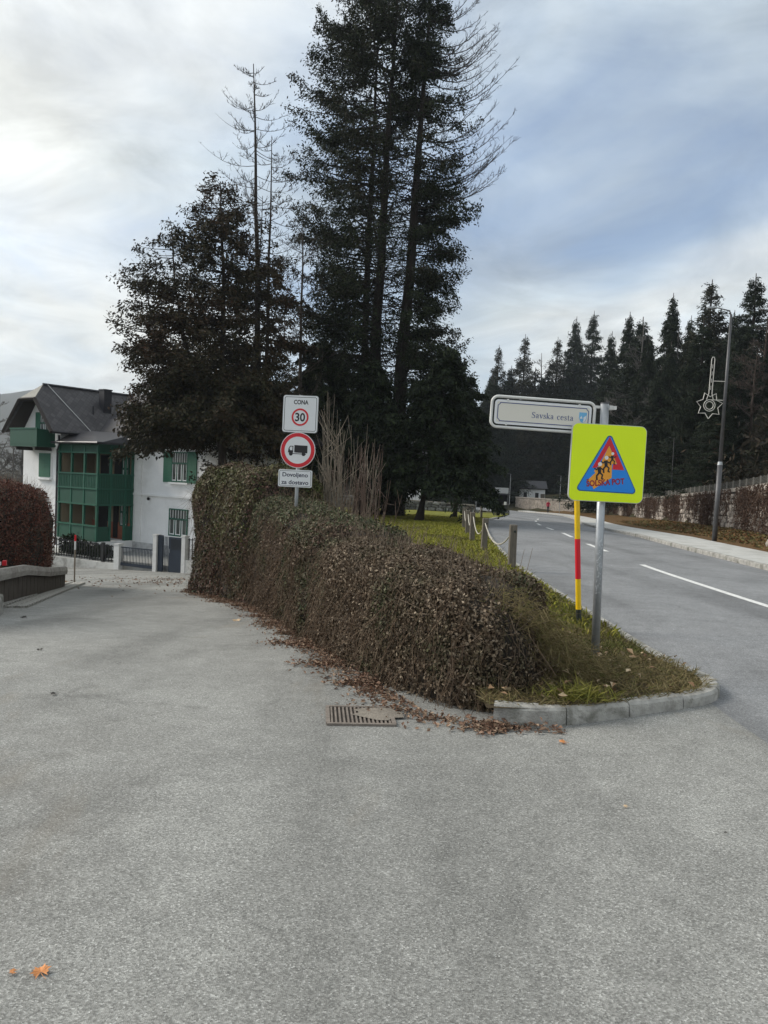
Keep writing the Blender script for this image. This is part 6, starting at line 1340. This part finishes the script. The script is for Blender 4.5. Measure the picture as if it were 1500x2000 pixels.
n = 16; b = MB(); P = [(0.13 + 0.17 * math.cos(2 * math.pi * k / n) * (1 + 0.2 * math.sin(3 * k)), 0.06 + 0.16 * math.sin(2 * math.pi * k / n) * (1 + 0.15 * math.cos(2 * k)), 0.012) for k in range(n)]
b.add([(0.13, 0.06, 0.02)] + P, [(0, k + 1, (k + 1) % n + 1) for k in range(n)]); b.build('silt', M_silt, gd, fix=False)

# ------------------------------------------------------------------ far things down the road
cab = tag(empty('white_cabin', (26.0, 136.0, -1.0), rz=R(-8)), 'small white cabin above the far end of the stone wall', 'house')
part('wall', M_plaster, cab, ((0, 0, 0.2), (4.4, 3, 3.6))); roof_piece('roof', [[(-2.6, -1.9, 1.95), (2.6, -1.9, 1.95), (2.4, 0, 3.3), (-2.4, 0, 3.3)], [(-2.6, 1.9, 1.95), (2.6, 1.9, 1.95), (2.4, 0, 3.3), (-2.4, 0, 3.3)]], 0.15, M_metalroof, cab)
for x in (-1.2, 0.8): o = part('window', M_dark, cab, ((x, -1.52, 0.75), (0.6, 0.08, 0.9))); part('sill', M_plaster, o, ((x, -1.58, 0.25), (0.75, 0.12, 0.08)))
part('door', M_wood, cab, ((1.8, -1.52, 0.1), (0.7, 0.08, 1.9)))
wb = tag(empty('white_building', (-1.5, 90.0, LZ(90) - 0.4), rz=R(4)), 'white building glimpsed behind the trunks beyond the low grey wall', 'house')
part('wall', M_plaster, wb, ((2, 3, 2.6), (7.6, 6, 6.5))); roof_piece('roof', [[(-2.4, -0.6, 5.7), (6.4, -0.6, 5.7), (6.4, 3, 8.4), (-2.4, 3, 8.4)], [(-2.4, 6.6, 5.7), (6.4, 6.6, 5.7), (6.4, 3, 8.4), (-2.4, 3, 8.4)]], 0.15, M_metalroof, wb)
for x in (0.2, 3.6): o = part('window', M_glass, wb, ((x, -0.02, 2.3), (1.0, 0.08, 1.6))); part('frame', M_dark, o, ((x, -0.05, 2.3), (0.08, 0.06, 1.6)))
def boardsign(name, label, px, d, zc_, w, h, pole_h, two=False, m=M_alu):
    x = (px - 750) / 1500 * d; z = float(zm(d)); o = tag(empty(name, (x, d, z)), label, 'road sign'); MB().box((0, 0, zc_ - z), (w, 0.05, h)).build('panel', m, o, bevel=0.02)
    for q in ((-w * 0.35, w * 0.35) if two else (0,)): MB().tube([(q, 0.05, -0.1), (q, 0.05, zc_ - z + h * 0.4)], 0.05, 8).build('pole', M_steel, o, fix=False)
boardsign('direction_sign', 'wide pale direction board far down the road before the dark wood', 978, 108, 1.6 - (958 - 944) / 1500 * 108, 1.9, 0.78, 3, True)
boardsign('information_board', 'small pale board far left of the direction board', 929, 100, 1.6 - (968 - 942) / 1500 * 100, 0.95, 0.62, 2)
gb = tag(empty('glass_shelter', (14.0, 99, float(zm(99)))), 'dark roadside shelter behind the far bollards', 'shelter'); part('back', M_dark, gb, ((0.9, 0.6, 1.15), (1.9, 0.1, 2.3))); part('roof', M_metalroof, gb, ((0.9, 0, 2.35), (2.2, 1.4, 0.12)))
for q in (0.0, 1.8): MB().tube([(q, -0.5, 0), (q, -0.5, 2.3)], 0.05, 6).build('post', M_steel_dark, gb, fix=False)
for k in range(9):
    px, d = 965 + k * 3.6, 66 + k * 1.6; x = (px - 750) / 1500 * d; o = tag(empty('bollard', (x, d, float(zm(d)) + 0.1)), ['leftmost', 'second from left', 'third from left', 'fourth from left', 'middle', 'fourth from right', 'third from right', 'second from right', 'rightmost'][k] + ' thin dark bollard of the far row along the bend', 'bollard', 'bollards along the far bend')
    MB().tube([(0, 0, -0.1), (0, 0, 0.95)], 0.06, 8).build('shaft', M_poleblack, o, fix=False); MB().tube([(0, 0, 0.95), (0, 0, 1.02)], [0.065, 0.04], 8).build('cap', M_steel_dark, o, fix=False)
for (px, d, m, lab) in ((971, 63, M_signwhite, 'white ball-topped reflector post in front of the far bollards'), (986, 64, M_frame, 'pale square-topped reflector post right of the ball-topped one')):
    x = (px - 750) / 1500 * d; o = tag(empty('reflector_post', (x, d, float(zm(d)) + 0.1)), lab, 'post'); MB().tube([(0, 0, -0.1), (0, 0, 0.95)], 0.04, 8).build('shaft', M_poleblack, o, fix=False)
    if 'ball' in lab and 'square' not in lab:
        bm = bmesh.new(); bmesh.ops.create_uvsphere(bm, u_segments=12, v_segments=8, radius=0.14); me = bpy.data.meshes.new('head'); bm.to_mesh(me); bm.free(); me.materials.append(m); link('head', me, o).location = (0, 0, 1.05)
    else: MB().box((0, 0, 1.05), (0.2, 0.1, 0.26)).build('head', m, o, bevel=0.03)
for k, (px, d, h, lab) in enumerate(((994, 104, 5.2, 'thin far lamp post beside the direction board'), (1092, 112, 5.6, 'thin far lamp post left of the yellow sign'), (1308, 60, 5.2, 'thin pole at the forest edge right of the yellow sign'))):
    x = (px - 750) / 1500 * d; z = float(zground(x, d)) if px > 1200 else float(zm(d)); o = tag(empty('street_lamp', (x, d, z)), lab, 'street lamp', 'far thin lamp posts'); MB().tube([(0, 0, -0.2), (0, 0, h)], [0.05, 0.03] if px < 1200 else [0.03, 0.02], 8).build('shaft', M_steel_dark if px > 1200 else M_steel, o, fix=False); MB().box((-0.3, 0, h + 0.02), (0.6, 0.14, 0.08) if px < 1200 else (0.12, 0.06, 0.05)).build('lamp_head', M_steel_dark, o)  # the forest-edge pole is no lamp; its head is only a stub
# walker in red
def person(x, y, z):
    me = bpy.data.meshes.new('body'); J = {'pel': (0, 0, 0.92), 'sp': (0, 0.01, 1.12), 'ch': (0, 0, 1.34), 'nk': (0, 0, 1.48), 'hd': (0, -0.02, 1.58), 'tp': (0, -0.01, 1.69), 'sl': (-0.18, 0, 1.4), 'el': (-0.25, 0.06, 1.14), 'hl': (-0.22, -0.08, 0.92), 'sr': (0.18, 0, 1.4), 'er': (0.26, -0.04, 1.14), 'hr': (0.24, 0.06, 0.92), 'pl': (-0.09, 0, 0.88), 'kl': (-0.1, -0.1, 0.5), 'al': (-0.1, -0.06, 0.08), 'tl': (-0.1, -0.2, 0.04), 'pr': (0.09, 0, 0.88), 'kr': (0.1, 0.03, 0.5), 'ar': (0.1, 0.22, 0.1), 'tr': (0.1, 0.1, 0.04)}
    E_ = [('pel', 'sp'), ('sp', 'ch'), ('ch', 'nk'), ('nk', 'hd'), ('hd', 'tp'), ('ch', 'sl'), ('sl', 'el'), ('el', 'hl'), ('ch', 'sr'), ('sr', 'er'), ('er', 'hr'), ('pel', 'pl'), ('pl', 'kl'), ('kl', 'al'), ('al', 'tl'), ('pel', 'pr'), ('pr', 'kr'), ('kr', 'ar'), ('ar', 'tr')]
    rad = dict(pel=.15, sp=.15, ch=.16, nk=.06, hd=.1, tp=.08, sl=.08, el=.06, hl=.045, sr=.08, er=.06, hr=.045, pl=.11, kl=.075, al=.055, tl=.045, pr=.11, kr=.075, ar=.055, tr=.045); K = list(J)
    me.from_pydata([J[k] for k in K], [(K.index(a), K.index(c)) for a, c in E_], []); o = link('person', me); o.location = (x, y, z); o.modifiers.new('skin', 'SKIN'); o.modifiers.new('sub', 'SUBSURF').levels = 1
    for i, k in enumerate(K): me.skin_vertices[0].data[i].radius = (rad[k], rad[k] * 0.85)
    me.skin_vertices[0].data[0].use_root = True
    m, t, bs, L_ = new_mat('walker_clothes'); c_ = t.nodes.new('ShaderNodeTexCoord'); s3 = t.nodes.new('ShaderNodeSeparateXYZ'); L_.new(c_.outputs['Object'], s3.inputs[0]); dv = t.nodes.new('ShaderNodeMath'); dv.operation = 'DIVIDE'; dv.inputs[1].default_value = 1.8; L_.new(s3.outputs[2], dv.inputs[0])
    r = t.nodes.new('ShaderNodeValToRGB'); r.color_ramp.interpolation = 'CONSTANT'; L_.new(dv.outputs[0], r.inputs[0]); els = [(0, (0.015, 0.015, 0.02)), (0.49, (0.45, 0.012, 0.05)), (0.825, (0.45, 0.27, 0.2)), (0.90, (0.03, 0.02, 0.015))]
    while len(r.color_ramp.elements) < 4: r.color_ramp.elements.new(0.5)
    for e, (p_, c2) in zip(r.color_ramp.elements, els): e.position = p_; e.color = (*c2, 1)
    L_.new(r.outputs[0], bs.inputs['Base Color']); bs.inputs['Roughness'].default_value = 0.85; me.materials.append(m)
    tag(o, 'person in a red jacket and dark trousers walking on the far pavement', 'person'); return o
pd = 108.0; person((1070 - 750) / 1500 * pd, pd, float(zm(pd)) + 0.13)

# ------------------------------------------------------------------ haze over the valley
m, t, bs, L = new_mat('valley_haze'); t.nodes.remove(bs); pv = t.nodes.new('ShaderNodeVolumePrincipled'); pv.inputs['Color'].default_value = (0.80, 0.88, 1.0, 1); pv.inputs['Density'].default_value = 0.00024; pv.inputs['Anisotropy'].default_value = 0.2
L.new(pv.outputs[0], t.nodes['Material Output'].inputs['Volume'])
hz = MB().box((0, 1500, 110), (5240, 3640, 250)).build('haze', m); tag(hz, 'pale air between the street and the far hills', 'haze', kind='stuff')
